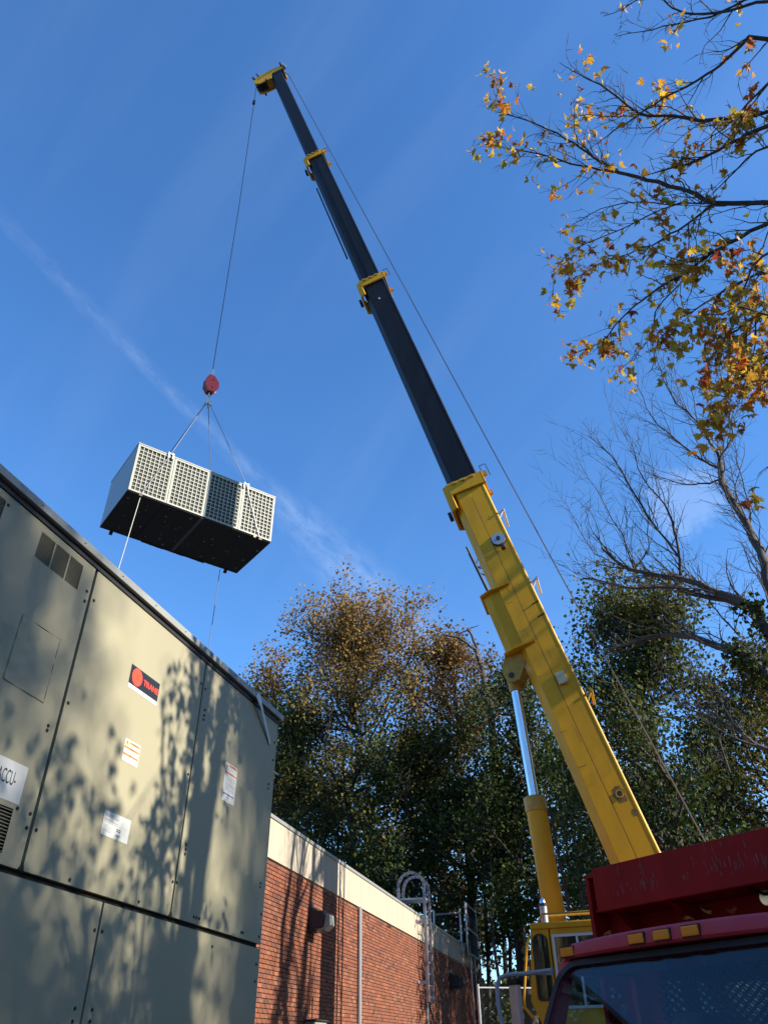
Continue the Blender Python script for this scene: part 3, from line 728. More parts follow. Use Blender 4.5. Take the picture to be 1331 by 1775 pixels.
# cable reel with its hub
RC = (.52, -.20, -3.215*Dl)
MB(BF).ring(RC, (1, 0, 0), .17, .045, .05, 28).build('cable_reel', M['steel'], crane, smooth=True)
MB(BF).tube([(.55, -.20, -3.215*Dl), (.59, -.20, -3.215*Dl)], .05, 12).build('reel_hub', M['rubber'], crane)
MB(BF).tube([(.475, -.20, -3.215*Dl), (.50, -.20, -3.215*Dl)], .19, 20).build('reel_drum', M['dark'], crane)
mb = MB(BF); mb.box((.53, -.22, -3.215*Dl-.27), (.1, .1, .14)); mb.build('reel_motor', M['rubber'], crane, bevel=.02)
# rope guides on the upper flange
for t in (3.14, 3.36, 3.66):
    mb = MB(BF); z_ = -t*Dl; mb.tube([(.44, -.46, z_), (.44, -.62, z_+.06)], .028, 6); mb.tube([(.44, -.46, z_-.12), (.44, -.60, z_+.04)], .02, 5); mb.tube([(-.3, -.63, z_+.06), (.50, -.63, z_+.06)], .03, 6)
    mb.build('rope_guide', M['yellow_d'] if t > 3.5 else M['lightgrey'], crane)
for t in (3.415, 3.45):
    MB(BF).tube([(.48, -.26, -t*Dl), (.49, -.44, -t*Dl+.03)], .014, 5).build('hose_clip', M['dark'], crane)
# cylinder mounting box: two ribs with side cheeks swelling towards the under side
zt, zb = -3.345*Dl, -3.505*Dl
for z_ in (zt, zb):
    mb = MB(BF); mb.prism([(-.58, .02), (.58, .02), (.58, .52), (.46, .78), (-.46, .78), (-.58, .52)], (0, 0, z_), V(1, 0, 0), V(0, 1, 0), V(0, 0, 1), .03)
    mb.build('boom_rib', M['yellow'], crane)
MB(BF).prism([(-.44, .20), (.44, .20), (.44, .56), (.34, .72), (-.34, .72), (-.44, .56)], (0, 0, zb+.032), V(1, 0, 0), V(0, 1, 0), V(0, 0, 1), zt-zb-.034).build('mounting_box', M['yellow'], crane, bevel=.01)
for sx in (1, -1):
    mb = MB(BF)
    mb.prism([(.30, zb-.003), (.80, zb-.003), (.97, zb-.28), (.94, zb-.60), (.68, zb-.62), (.40, zb-.30)], (sx*.30-.02, 0, 0), V(0, 1, 0), V(0, 0, 1), V(1, 0, 0), .04)
    mb.build('mounting_cheek', M['yellow_d'], crane, bevel=.008)
MB(BF).tube([(-.33, .80, zb-.46), (.33, .80, zb-.46)], .07, 12).build('cylinder_pin', M['dark'], crane)
MB(BF).span((.472, .16, zb+.55), (.480, .28, zb+.75)).build('grey_plate', M['grey'], crane)
# tilt meter box, worn patches, sockets
MB(BF).span((.475, -.27, -3.62*Dl), (.56, -.07, -3.62*Dl+.27)).build('sensor_box', mat('sensor_box_paint', (.52, .45, .25), .5), crane, bevel=.01)
scm = mat('oil_stain', (.10, .045, .012), .5, 0, (9, .8, (.3, .17, .02)))
for (y_, z_, a, b) in ((-.24, -3.865*Dl, .11, .17), (-.36, -3.905*Dl, .05, .07)):
    vs_ = []; rg = random.Random(int(a*1000)); k = 18
    for i in range(k):
        q = 2*math.pi*i/k; rr_ = 1+rg.uniform(-.25, .25); vs_.append((.4725, y_+a*rr_*math.cos(q), z_+b*rr_*math.sin(q)))
    MB(BF).add(vs_, [tuple(range(k))]).build('oil_stain', scm, crane)
MB(BF).ring((.48, -.24, -3.865*Dl), (1, 0, 0), .08, .055, .02, 14).build('socket_ring', M['yellow_d'], crane)
MB(BF).tube([(.395, 0, -2.12*Dl), (.415, 0, -2.12*Dl)], .035, 10).build('bolt_hole', M['lightgrey'], crane)
# short grease and weld marks along the seam
rg = random.Random(12); gm = mat('grease_mark', (.16, .075, .012), .6)
for k in range(16):
    z_ = -rg.uniform(3.12, 4.1)*Dl; y_ = rg.choice((-.03, -.03, .1, -.2, .2))+rg.uniform(-.04, .04); l_ = rg.uniform(.05, .22)
    x_ = .4715 if y_ < -.02 else .4855
    if rg.random() < .55: q_ = [(x_, y_, z_), (x_, y_+l_, z_+.01), (x_, y_+l_*.9, z_+.016), (x_, y_, z_+.012)]
    else: q_ = [(x_, y_, z_), (x_, y_+.008, z_+.003), (x_, y_+.012, z_+l_*1.6), (x_, y_+.003, z_+l_*1.5)]
    MB(BF).add(q_, [(0, 1, 2, 3)]).build('grease_mark', gm, crane)
# hydraulic cylinder
Ctop = BF @ V(0, .80, zb-.46); Cbot = V(3.24, 16.39, 1.95)
cdv = (Ctop-Cbot).normalized(); Lc = (Ctop-Cbot).length
jn = Cbot+cdv*(6.03-Cbot.z)/cdv.z
MB().tube([jn-cdv*.2, Ctop+cdv*.05], .105, 20).build('cylinder_rod', M['chrome'], crane, smooth=True)
MB().tube([Cbot, jn], .205, 24).build('cylinder_barrel', M['yellow'], crane, smooth=True)
MB().tube([jn-cdv*.28, jn], .228, 24).build('cylinder_gland', M['yellow_d'], crane, smooth=True)
MB().tube([jn-cdv*.02, jn+cdv*.02], .17, 20).build('gland_seal', M['dark'], crane)
MB().tube([Ctop-cdv*.25+lf*0, Ctop+cdv*.1], .14, 14).build('rod_eye', M['yellow_d'], crane, smooth=True)
MB().tube([Cbot+un*-.28+V(0, 0, .4), jn-cdv*.2-fh*.28], .03, 6).build('hydraulic_pipe', M['dark'], crane)
# superstructure
piv = P0+D*4.33
SM = Matrix((fh, lf, V(0, 0, 1))).transposed().to_4x4(); SM.translation = V(piv.x, piv.y, 0)     # x ahead, y left, z up
for y_ in (.47, -.51):
    mb = MB(SM); mb.prism([(-.7, 1.25), (-.9, 1.6), (-.35, piv.z+.25), (.15, piv.z+.3), (.9, 1.9), (2.7, 1.75), (2.8, 1.3)], (0, y_, 0), V(1, 0, 0), V(0, 0, 1), V(0, 1, 0), .04); mb.build('side_frame', M['yellow'], crane)
MB(SM).tube([(0, -.6, piv.z), (0, .6, piv.z)], .11, 14).build('boom_pivot', M['dark'], crane)
MB(SM).span((-3.0, -1.1, 1.25), (-1.1, 1.1, 1.95)).build('counterweight', M['yellow'], crane, bevel=.05)
MB(SM).span((-1.0, -1.0, 1.12), (2.9, 1.0, 1.248)).build('slew_deck', M['yellow_d'], crane)
MB(SM).tube([(.8, 0, .98), (.8, 0, 1.118)], .75, 28).build('turntable', M['dark'], crane)
wn = V(5.91, 15.37, 4.95)
wdir = (V(4.24, 16.01, 10.88)-wn).normalized(); wend = wn-wdir*((wn.z-2.25)/wdir.z)
wl = SM.inverted() @ wend
MB(SM).tube([(wl.x-.15, -.4, 2.15), (wl.x-.15, .4, 2.15)], .26, 20).build('winch_drum', M['dark'], crane)
for y_ in (-.44, .40): MB(SM).prism([(wl.x-.55, 1.93), (wl.x+.25, 1.93), (wl.x+.1, 2.5), (wl.x-.4, 2.5)], (0, y_, 0), V(1, 0, 0), V(0, 0, 1), V(0, 1, 0), .04).build('winch_bracket', M['yellow'], crane)
# hoist rope: from drum over the tip to the hook block
tipr = V(-4.62, 19.38, 43.15)
shv = BF @ V(0, 1.22, -.10)
hook = V(-6.22, 20.05, 22.45)
MB().tube([wend, wn, (wn+tipr)/2+V(.05, 0, -.12), tipr, BF @ V(0, -.3, .45), BF @ V(0, .98, .10)], .016, 5, rs=None).build('hoist_rope', M['rope'], crane)
MB().tube([shv+V(0, 0, .1), shv.lerp(hook, .5)+V(.05, 0, 0), hook], .016, 5).build('hoist_rope', M['rope'], crane)
a2b = shv.lerp(hook, .075)
MB().tube([BF @ V(.25, 1.1, -.35), a2b], .008, 4).build('limit_switch_cord', M['rope'], crane)
MB().tube([a2b-V(0, 0, .16), a2b+V(0, 0, .14)], .07, 8).build('limit_switch_weight', M['dark'], crane)
# operator cab on the crane's left, next to the boom foot
cx0, cx1, cy0, cy1 = 1.20, 2.88, .78, 1.66; cz0, cz1 = 1.15, 3.54
cab = MB(SM)
cab.prism([(cx0, cz0), (cx1-.42, cz0), (cx1-.30, 1.75), (cx1, 2.4), (cx1-.12, cz1), (cx0, cz1)], (0, cy0, 0), V(1, 0, 0), V(0, 0, 1), V(0, 1, 0), .03)
cab.span((cx0, cy0+.03, cz0), (cx1-.43, cy1-.03, cz0+.06)); cab.span((cx0, cy0+.03, cz0+.06), (cx0+.03, cy1-.03, cz1-.1))
cab.build('cab_shell', M['yellow'], crane)
def outline_round(x0, z0, x1, z1, rr, rr2=None, k=7):
    rr2 = rr if rr2 is None else rr2; pts = []
    for (cx, cz, a0, q) in ((x1-rr, z1-rr, 0, rr), (x0+rr, z1-rr, 90, rr), (x0+rr2, z0+rr2, 180, rr2), (x1-rr2, z0+rr2, 270, rr2)):
        for i in range(k): 
            a = R(a0+90*i/(k-1)); pts.append((cx+q*math.cos(a), cz+q*math.sin(a)))
    return pts
def plate_with_hole(mb, outer, hole, o, ax, ay, an, th):
    """plate between an outer and inner outline with equal point counts, by nearest-angle resampling"""
    cxh = sum(p[0] for p in hole)/len(hole); czh = sum(p[1] for p in hole)/len(hole)
    def cast(poly, a):
        dx, dz = math.cos(a), math.sin(a); best = None
        for i in range(len(poly)):
            x1, y1 = poly[i]; x2, y2 = poly[(i+1) % len(poly)]; ex, ey = x2-x1, y2-y1; den = dx*ey-dz*ex
            if abs(den) < 1e-12: continue
            t = ((x1-cxh)*ey-(y1-czh)*ex)/den; u_ = ((x1-cxh)*dz-(y1-czh)*dx)/den
            if t > 0 and -1e-9 <= u_ <= 1+1e-9 and (best is None or t < best): best = t
        return (cxh+dx*best, czh+dz*best)
    angs = sorted({math.atan2(p[1]-czh, p[0]-cxh) for p in list(outer)+list(hole)})
    A = [cast(outer, a) for a in angs]; B = [cast(hole, a) for a in angs]; n = len(angs); o = Vector(o)
    vs = [o+ax*p[0]+ay*p[1] for p in A]+[o+ax*p[0]+ay*p[1] for p in B]; vs += [v+an*th for v in vs]
    fs = []
    for i in range(n):
        j = (i+1) % n
        fs += [(i, j, n+j, n+i), (2*n+i, 3*n+i, 3*n+j, 2*n+j), (i, 2*n+i, 2*n+j, j), (n+i, n+j, 3*n+j, 3*n+i)]
    mb.add(vs, fs)
X_, Y_, Z_ = V(1, 0, 0), V(0, 1, 0), V(0, 0, 1)
# door with tall rounded window (front half of the left side)
dx0, dx1 = 2.44, 2.82
door_out = [(dx0+.012, cz0+.02), (cx1-.44, cz0+.02), (cx1-.315, 1.75), (cx1-.012, 2.4), (cx1-.125, cz1-.10), (dx0+.012, cz1-.10)]
hole = outline_round(dx0+.06, 2.42, dx1-.085, 3.36, .115, .05)
mb = MB(SM); plate_with_hole(mb, door_out, hole, (0, cy1-.03, 0), X_, Z_, Y_, .035); dr = mb.build('door', M['yellow'], crane)
mb = MB(SM); plate_with_hole(mb, outline_round(dx0+.045, 2.405, dx1-.07, 3.375, .125, .06), hole, (0, cy1+.006, 0), X_, Z_, Y_, .012); mb.build('window_seal', M['rubber'], dr)
mb = MB(SM); mb.prism(hole, (0, cy1-.01, 0), X_, Z_, Y_, .004); mb.build('window_glass', M['glass_dark'], dr)
mb = MB(SM); mb.tube([(dx0+.05, cy1+.005, 2.15), (dx0+.05, cy1+.05, 2.17), (dx0+.05, cy1+.05, 2.29), (dx0+.05, cy1+.005, 2.31)], .012, 6); mb.build('door_handle', M['dark'], dr)
# rear half: yellow side with a white framed sliding window
mb = MB(SM); so_ = [(cx0, cz0+.02), (dx0-.012, cz0+.02), (dx0-.012, cz1-.10), (cx0, cz1-.10)]; h2 = [(cx0+.08, 2.32), (dx0-.07, 2.32), (dx0-.07, 3.32), (cx0+.08, 3.32)]
plate_with_hole(mb, so_, h2, (0, cy1-.03, 0), X_, Z_, Y_, .03); mb.build('side_panel', M['yellow'], crane)
mb = MB(SM); plate_with_hole(mb, [(cx0+.05, 2.29), (dx0-.035, 2.29), (dx0-.035, 3.35), (cx0+.05, 3.35)], [(cx0+.09, 2.33), (dx0-.075, 2.33), (dx0-.075, 3.31), (cx0+.09, 3.31)], (0, cy1+.002, 0), X_, Z_, Y_, .02); mb.span((dx0-.47, cy1-.02, 2.33), (dx0-.435, cy1+.018, 3.31))
wf = mb.build('window_frame', M['white'], crane); MB(SM).span((cx0+.085, cy1-.018, 2.325), (dx0-.072, cy1-.013, 3.315)).build('window_glass', M['glass_dark'], wf)
# roof, drip rail and grab bars
MB(SM).span((cx0-.03, cy0-.02, cz1-.098), (cx1-.12, cy1+.03, cz1)).build('cab_roof', M['yellow'], crane, bevel=.02)
mb = MB(SM); mb.tube([(cx0-.5, cy1-.02, cz1+.13), (cx1-.35, cy1-.02, cz1+.13), (cx1-.26, cy1-.02, cz1+.0)], .018, 6); mb.tube([(cx0-.5, cy1-.3, cz1+.13), (cx1-.35, cy1-.3, cz1+.13)], .018, 6); mb.build('roof_rail', M['yellow_d'], crane)
mb = MB(SM); mb.tube([(cx1-.10, cy1+.0, 3.36), (cx1-.04, cy1+.05, 3.2), (cx1+.09, cy1+.05, 2.45), (cx1+.09, cy1+.05, 2.32), (cx1-.04, cy1, 2.16)], .022, 7); mb.build('grab_bar', M['yellow'], crane, smooth=True)
MB(SM).prism([(0, 0), (.095, -1.0), (.065, -1.0), (-.03, -.0)], (cx1-.145, cy0+.04, cz1-.12), X_, Z_, Y_, .8).build('front_glass', M['glass_dark'], crane)
mb = MB(SM); mb.span((1.35, .95, 1.6), (1.85, 1.45, 1.85)); mb.span((1.30, .98, 1.85), (1.42, 1.42, 2.65)); mb.build('operator_seat', M['seat'], crane, bevel=.04)
mb = MB(SM); mb.prism([(2.40, 1.95), (2.62, 1.95), (2.66, 2.6), (2.63, 3.10), (2.58, 3.18), (2.45, 3.17), (2.40, 2.8)], (0, cy0+.2, 0), X_, Z_, Y_, .5); mb.build('control_console', M['yellow'], crane, bevel=.02)
MB(SM).box((2.68, 1.52, 2.47), (.12, .1, .10)).build('paper_roll', M['white'], crane, bevel=.02)
bc = thing('beacon', 'small chrome warning beacon on the roof of the yellow crane cab', 'beacon', SM @ V(2.52, 1.52, cz1))
MB(SM).tube([(2.52, 1.52, cz1+.001), (2.52, 1.52, cz1+.27)], .065, 14).build('beacon_base', M['steel'], bc, smooth=True)
MB(SM).tube([(2.52, 1.52, cz1+.27), (2.52, 1.52, cz1+.31)], .075, 14).build('beacon_collar', M['dark'], bc)
MB(SM).tube([(2.52, 1.52, cz1+.31), (2.52, 1.52, cz1+.36), (2.52, 1.52, cz1+.40)], .055, 14, rs=[.055, .05, .02]).build('beacon_cap', M['chrome'], bc, smooth=True)
# carrier under it
CMx = Matrix((fh, lf, V(0, 0, 1))).transposed().to_4x4(); CMx.translation = V(piv.x, piv.y, 0)
MB(CMx).span((-6.0, -1.25, .62), (4.2, 1.25, .96)).build('carrier_deck', M['yellow_d'], crane)
for x in (-5.2, -3.9, 1.9, 3.2):
    for y in (-1.05, 1.05):
        t_ = MB(CMx).ring((x, y, .52), (0, 1, 0), .52, .27, .32, 26).build('wheel', M['rubber'], crane, smooth=True)
        MB(CMx).tube([(x, y-.10, .52), (x, y+.10, .52)], .269, 18).build('rim', M['yellow_d'], t_)
for x in (-6.1, 4.1):
    for s_ in (-1, 1):
        mb = MB(CMx); mb.span((x-.12, s_*.2, .55), (x+.12, s_*2.3, .80)); mb.span((x-.07, s_*2.2-.07, .06), (x+.07, s_*2.2+.07, .80)); mb.span((x-.25, s_*2.2-.25, .004), (x+.25, s_*2.2+.25, .06)); mb.build('outrigger', M['yellow'], crane)

# ================================================================= HOOK BLOCK, SLINGS, LIFTED UNIT
blk = thing('hook_block', 'red crane hook block hanging on the hoist rope above the lifted box', 'hook block', (-6.2, 20.0, 22.4))
bc_ = V(-6.2, 20.02, 21.55)
KX = azv(55); KN = azv(145)
KM = Matrix((KX, KN, V(0, 0, 1))).transposed().to_4x4(); KM.translation = bc_; KM = KM @ Matrix.Scale(.78, 4)
prof = [(-.16, .50), (.10, .50), (.33, .22), (.36, -.12), (.14, -.46), (-.12, -.48), (-.30, -.2), (-.30, .22)]
for y_, ma in ((.12, M['red']), (-.20, M['red'])):
    MB(KM).prism(prof, (0, y_, 0), X_, Z_, Y_, .08).build('cheek_plate', ma, blk, bevel=.02)
MB(KM).prism([(p[0]*.93, p[1]*.93) for p in prof], (0, -.119, 0), X_, Z_, Y_, .238).build('sheave_drum', M['dark'], blk, bevel=.02)
mb = MB(KM)
for q in ((.02, .22), (.03, -.25)): mb.tube([(q[0], .20, q[1]), (q[0], .225, q[1])], .035, 8)
mb.build('bolt', M['dark'], blk)
mb = MB(KM); mb.box((.0, 0, .82), (.16, .12, .34)); mb.box((.02, 0, .62), (.12, .10, .1)); mb.build('rope_socket', M['lightgrey'], blk, bevel=.02)
mb = MB(KM); hk = [(0, 0, -.45), (0, 0, -.68)]
for k in range(9): a = R(90-k*32); hk.append((.02+.13*math.cos(a), 0, -.80+.13*math.sin(a)))
mb.tube(hk, .035, 8); mb.build('hook', M['lightgrey'], blk, smooth=True)
hkp = KM @ V(0, 0, -.93)
cU = V(-6.196, 20.115, 16.033); LU, WU, HU = 3.489*1.35, 1.755*1.35, 1.33*1.35; yaw = .635
LM = Matrix.Translation(cU) @ Matrix.Rotation(yaw, 4, 'Z') @ Matrix.Rotation(.013, 4, 'Y')
lu = thing('lifted_unit', 'boxy air handling module with four gridded filter faces hanging in the air', 'air handler', cU-V(0, 0, HU/2))
MB(LM).span((-LU/2+.03, -WU/2+.09, -HU/2+.03), (LU/2-.03, WU/2-.03, HU/2-.03)).build('core', M['filt'], lu)
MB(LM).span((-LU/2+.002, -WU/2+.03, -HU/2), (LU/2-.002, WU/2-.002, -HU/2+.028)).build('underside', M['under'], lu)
MB(LM).span((-LU/2-.01, -WU/2-.012, HU/2-.03), (LU/2+.01, WU/2+.01, HU/2+.012)).build('top_cover', M['unit_lid'], lu, bevel=.005)
for s_ in (-1, 1):
    x = s_*(LU/2)
    MB(LM).span((x-.029*(s_ > 0), -WU/2+.03, -HU/2+.03), (x+.029*(s_ < 0), .39, HU/2-.032)).build('side_panel', M['bluegrey'], lu)
    MB(LM).span((x-.029*(s_ > 0), .40, -HU/2+.03), (x+.029*(s_ < 0), WU/2-.03, HU/2-.032)).build('side_panel', M['bluegrey'], lu)
MB(LM).span((-LU/2+.03, WU/2-.029, -HU/2+.03), (LU/2-.03, WU/2, HU/2-.032)).build('rear_panel', M['bluegrey'], lu)
pw = LU/4
for k in range(4):
    a = -LU/2+k*pw; b = a+pw; z0, z1 = -HU/2+.03, HU/2-.04; fr_ = .055
    a += .008; b -= .008
    mb = MB(LM); y0, y1 = -WU/2-.004, -WU/2+.04
    mb.span((a, y0, z0), (a+fr_, y1, z1)); mb.span((b-fr_, y0, z0), (b, y1, z1)); mb.span((a+fr_, y0, z0), (b-fr_, y1, z0+fr_)); mb.span((a+fr_, y0, z1-fr_), (b-fr_, y1, z1))
    fo = mb.build('filter_frame', M['cream'], lu)
    mb = MB(LM); nc, nr = 8, 12; ia, ib, iz0, iz1 = a+fr_, b-fr_, z0+fr_, z1-fr_
    cw, ch = (ib-ia)/nc, (iz1-iz0)/nr
    for i in range(1, nc): mb.span((ia+i*cw-.012, y0+.012, iz0), (ia+i*cw+.012, y0+.019, iz1))
    for j in range(1, nr): mb.span((ia, y0+.013, iz0+j*ch-.012), (ib, y0+.0185, iz0+j*ch+.012))
    for (x_, w_) in ((ia, .02), (ib-.02, .02)): mb.span((x_, y0+.0125, iz0), (x_+w_, y0+.0195, iz1))
    mb.build('filter_grid', M['cream'], fo)
    MB(LM).span((a+.02, -WU/2+.042, z0+.02), (b-.02, -WU/2+.085, z1-.02)).build('filter_media', M['filt'], fo)
    if k in (1, 3) or k == 2: MB(LM).span((a-.014, -WU/2-.001, z0), (a-.002, -WU/2+.03, z1)).build('seam', M['gap'], lu)
# under side: rail, seam, scattered pale spots and plugs
MB(LM).span((-.05, -WU/2+.04, -HU/2-.012), (.05, WU/2-.04, -HU/2-.001)).build('under_rail', mat('rail_grey', (.07, .07, .075), .5), lu)
MB(LM).span((-1.25, -WU/2+.04, -HU/2-.006), (-1.22, WU/2-.04, -HU/2-.001)).build('under_seam', M['gap'], lu)
rg = random.Random(8); mb = MB(LM)
for k in range(70):
    x, y = rg.uniform(-LU/2+.1, LU/2-.1), rg.uniform(-WU/2+.1, WU/2-.1); r_ = rg.choice((.012, .016, .02, .03, .042)); n_ = 7
    mb.add([(x+r_*rg.uniform(.6, 1.3)*math.cos(2*math.pi*i/n_), y+r_*rg.uniform(.6, 1.3)*math.sin(2*math.pi*i/n_), -HU/2-.002) for i in range(n_)], [tuple(range(n_))])
mb.build('under_spots', mat('spot_grey', (.17, .17, .18), .7), lu, kind='stuff')
mb = MB(LM)      # hanging foil edge
for k in range(9): mb.box((-.9+k*.24, WU/2-.02, -HU/2-.014-.006*(k % 3)), (.24, .02, .03))
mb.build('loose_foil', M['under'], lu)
MB(LM).box((LU/2-.6, -WU/2-.01, -HU/2-.01), (.07, .06, .09)).build('orange_cap', mat('cap_orange', (.7, .2, .04), .5), lu)
fx = {(-1, -1): (-LU/2+.30*LU/3.2, -LU/2+.085*LU), (1, -1): (-LU/2+.78*LU, -LU/2+.915*LU)}
for i, (sx, sy) in enumerate(((-1, -1), (1, -1), (-1, 1), (1, 1))):
    tx = (-LU/2+.215*LU) if sx < 0 else (-LU/2+.765*LU); bx_ = (-LU/2+.08*LU) if sx < 0 else (-LU/2+.912*LU)
    yy = sy*(WU/2+.03)
    lab = {(-1, -1): 'near left wire sling crossing the first filter face of the lifted box', (1, -1): 'near right wire sling crossing the last filter face of the lifted box',
           (-1, 1): 'rear left wire sling running behind the lifted box', (1, 1): 'rear right wire sling dropping behind the middle of the lifted box'}[(sx, sy)]
    t = thing('sling', lab, 'lifting sling', LM @ V(bx_, yy, -HU/2), 'wire slings under the hook block')
    p1 = LM @ V(tx, yy, HU/2+.03); p2 = LM @ V(bx_, yy, -HU/2-.05)
    st_ = hkp+(p1-hkp)*.07
    MB().tube([hkp, st_], .045, 6).build('shackle', M['lightgrey'], t)
    MB().tube([st_, p1, p2], .013, 5).build('wire', M['wire_light'] if sy < 0 else M['rope'], t)
    mb = MB(LM)
    for q in (-.09, .05): mb.span((tx+q, yy-.03, HU/2-.16), (tx+q+.05, yy+.03, HU/2+.06))
    mb.span((tx-.09, yy-.035, HU/2+.0), (tx+.10, yy+.035, HU/2+.03)); mb.build('edge_pad', M['lightgrey'], t)
    MB(LM).box((bx_, yy+.0, -HU/2-.05), (.10, .09, .09)).build('lug', M['dark'], t)
# tag lines going down behind the big unit
for (P_, tgt, lab) in ((LM @ V(-LU/2+.085*LU, -WU/2, -HU/2-.08), (190, 1038), 'pale tag rope from the near corner of the lifted box'), (LM @ V(LU*.37, WU/2, -HU/2-.06), (357, 1160), 'dark thin tag rope from the far corner of the lifted box')):
    e_ = at(tgt[0], tgt[1], 17.0)
    end = P_+(e_-P_)*1.0; end = P_+(end-P_)*((P_.z-1.2)/(P_.z-end.z)) if end.z < P_.z else end
    mid = P_.lerp(end, .5)+V(.0, 0, -.05)
    MB().tube([P_, mid, end], .012, 5).build('tag_rope', M['tagrope'] if 'pale' in lab else M['wire_light'], label=lab, cat='rope', loc=P_)

# ================================================================= DUMP TRUCK
el = azv(147); eb = azv(57)
TM = Matrix((el, eb, V(0, 0, 1))).transposed().to_4x4(); TM.translation = V(1.32, 7.0, 0)      # x across (towards the viewer), y backwards, z up
trk = thing('dump_truck', 'dark red dump truck with cab roof marker lights, seen from its front corner', 'truck', TM @ V(1.1, 2.5, 0))
CW = 2.24
# windshield frame plane: leans back; bottom edge is further forward
wtop = (.02, 2.285); wbot = (-.50, 1.42)
wl3 = V(0, wtop[0]-wbot[0], wtop[1]-wbot[1]); Hw = wl3.length; wy = wl3.normalized(); wn_ = V(0, -wy.z, wy.y)
WM = TM @ (Matrix((X_, wy, -wn_)).transposed().to_4x4()); WM = TM @ Matrix.Translation(V(0, wbot[0], wbot[1])) @ Matrix((X_, wy, wn_)).transposed().to_4x4()
outer = [(.0, 0), (CW, 0), (CW-.02, Hw), (.02, Hw)]
hole = outline_round(.06, .07, CW-.06, Hw-.030, .15, .10)
mb = MB(WM); plate_with_hole(mb, outer, hole, (0, 0, -.05), X_, Y_, Z_, .05); mb.build('windshield_frame', M['truck'], trk)
mb = MB(WM); plate_with_hole(mb, outline_round(.015, .03, CW-.015, Hw-.002, .19, .12), outline_round(.065, .085, CW-.065, Hw-.052, .15, .10), (0, 0, .001), X_, Y_, Z_, .014); mb.build('windshield_seal', M['rubber'], trk)
mb = MB(WM); mb.prism(outline_round(.05, .07, CW-.05, Hw-.04, .15, .10), (0, 0, -.01), X_, Y_, Z_, .005); ws = mb.build('windshield', M['glass'], trk)
# roof: crowned cap with rounded front and sides, built from cross sections
def roof():
    mb = MB(TM); nx, prof = 17, []
    py = [(.05, 2.305), (-.03, 2.312), (-.045, 2.33), (-.035, 2.40), (-.01, 2.425), (.12, 2.44), (.45, 2.455), (.82, 2.44), (.94, 2.39), (.96, 2.25)]
    vs = []; fs = []
    for i in range(nx):
        u_ = i/(nx-1); x = u_*CW; s_ = abs(u_-.5)*2
        dz = -.030*s_**2 - (.09*max(0, (s_-.90)/.10)**2); dy = .07*s_**4
        for (y, z) in py:
            zz_ = z+dz*(1 if z > 2.36 else .45)
            vs.append((x, y+dy*(1 if y < .4 else -.3), zz_))
    k = len(py)
    for i in range(nx-1):
        for j in range(k-1): fs.append((i*k+j, i*k+j+1, (i+1)*k+j+1, (i+1)*k+j))
    fs += [tuple(range(k)), tuple((nx-1)*k+j for j in range(k))]
    for i in range(nx-1): fs.append((i*k, (i+1)*k, (i+1)*k+k-1, i*k+k-1))
    mb.add(vs, fs); return mb
roof().build('cab_roof', M['truck'], trk, smooth=True)
for xm in (.12, .87, 1.10, 1.345, 2.10):
    s_ = abs(xm/CW-.5)*2; dz = -.030*s_**2-(.09*max(0, (s_-.90)/.10)**2); dy = .07*s_**4
    lx = MB(TM); lx.box((xm, -.040+dy, 2.364+dz*.7), (.150, .02, .076)); lx.build('light_base', M['rubber'], trk)
    mk = MB(TM).box((xm, -.050+dy, 2.364+dz*.7), (.136, .024, .062)).build('marker_light', M['amber'], trk, bevel=.007)
# cab body
zs_ = 1.42
for x in (0, CW-.05):
    o_ = [(-.50, 1.42), (-.50, .75), (.94, .75), (.94, 2.30), (.03, 2.29)]
    hl = [(-.22, 1.50), (.78, 1.50), (.78, 2.20), (.10, 2.20)]
    mb = MB(TM); plate_with_hole(mb, o_, hl, (x, 0, 0), Y_, Z_, X_, .05); dd = mb.build('door', M['truck'], trk, bevel=.0)
    MB(TM).prism(hl, (x+.02, 0, 0), Y_, Z_, X_, .005).build('door_glass', M['glass'], dd)
    MB(TM).span((x-.02 if x == 0 else x+.052, .55, 1.28), (x-.002 if x == 0 else x+.07, .75, 1.32)).build('door_handle', M['chrome'], dd)
mb = MB(TM); bo = [(.051, .75), (CW-.051, .75), (CW-.051, 2.31), (.051, 2.31)]; 
for hx in ((.14, .34), (.84, .98), (1.06, 1.98)):
    pass
holeb = [(.24, 1.50), (2.02, 1.50), (2.02, 2.245), (.24, 2.245)]
plate_with_hole(mb, bo, holeb, (0, .89, 0), X_, Z_, Y_, .04); mb.build('cab_back', M['truck'], trk)
mb = MB(TM); mb.span((.44, .87, 1.502), (.53, .932, 2.243)); mb.build('rear_window_post', M['rubber'], trk)
MB(TM).span((.245, .905, 1.505), (2.015, .910, 2.240)).build('rear_glass', glass('boosted_glass', (.3, .3, .28), .0, .55), trk)  # reflectance boosted to brighten the unit's reflection behind the mesh
mg = MB(TM)      # expanded metal guard over the rear window
def diag(x0, z0, x1, z1, y, px_, pz_, w_):
    W_, H_ = x1-x0, z1-z0; sl = pz_/px_; p0, p1 = [], []
    nn = int((W_*sl+H_)/pz_)+1
    for i in range(nn):
        c = i*pz_
        for m_ in (0, 1):
            # line z = c - sl*x clipped
            xa, za = (c/sl, 0) if c/sl <= W_ else (W_, c-sl*W_); xb, zb_ = (0, c) if c <= H_ else ((c-H_)/sl, H_)
            if xa <= xb: continue
            f_ = (lambda x: x) if m_ == 0 else (lambda x: W_-x)
            p0.append(TM @ V(x0+f_(xa), y, z0+za)); p1.append(TM @ V(x0+f_(xb), y, z0+zb_))
    return p0, p1
p0, p1 = diag(.20, 1.44, 2.06, 2.28, .862, .088, .060, .004)
v, f = tubes_np([tuple(k) for k in p0], [tuple(k) for k in p1], [.007]*len(p0), [.007]*len(p0), 4)
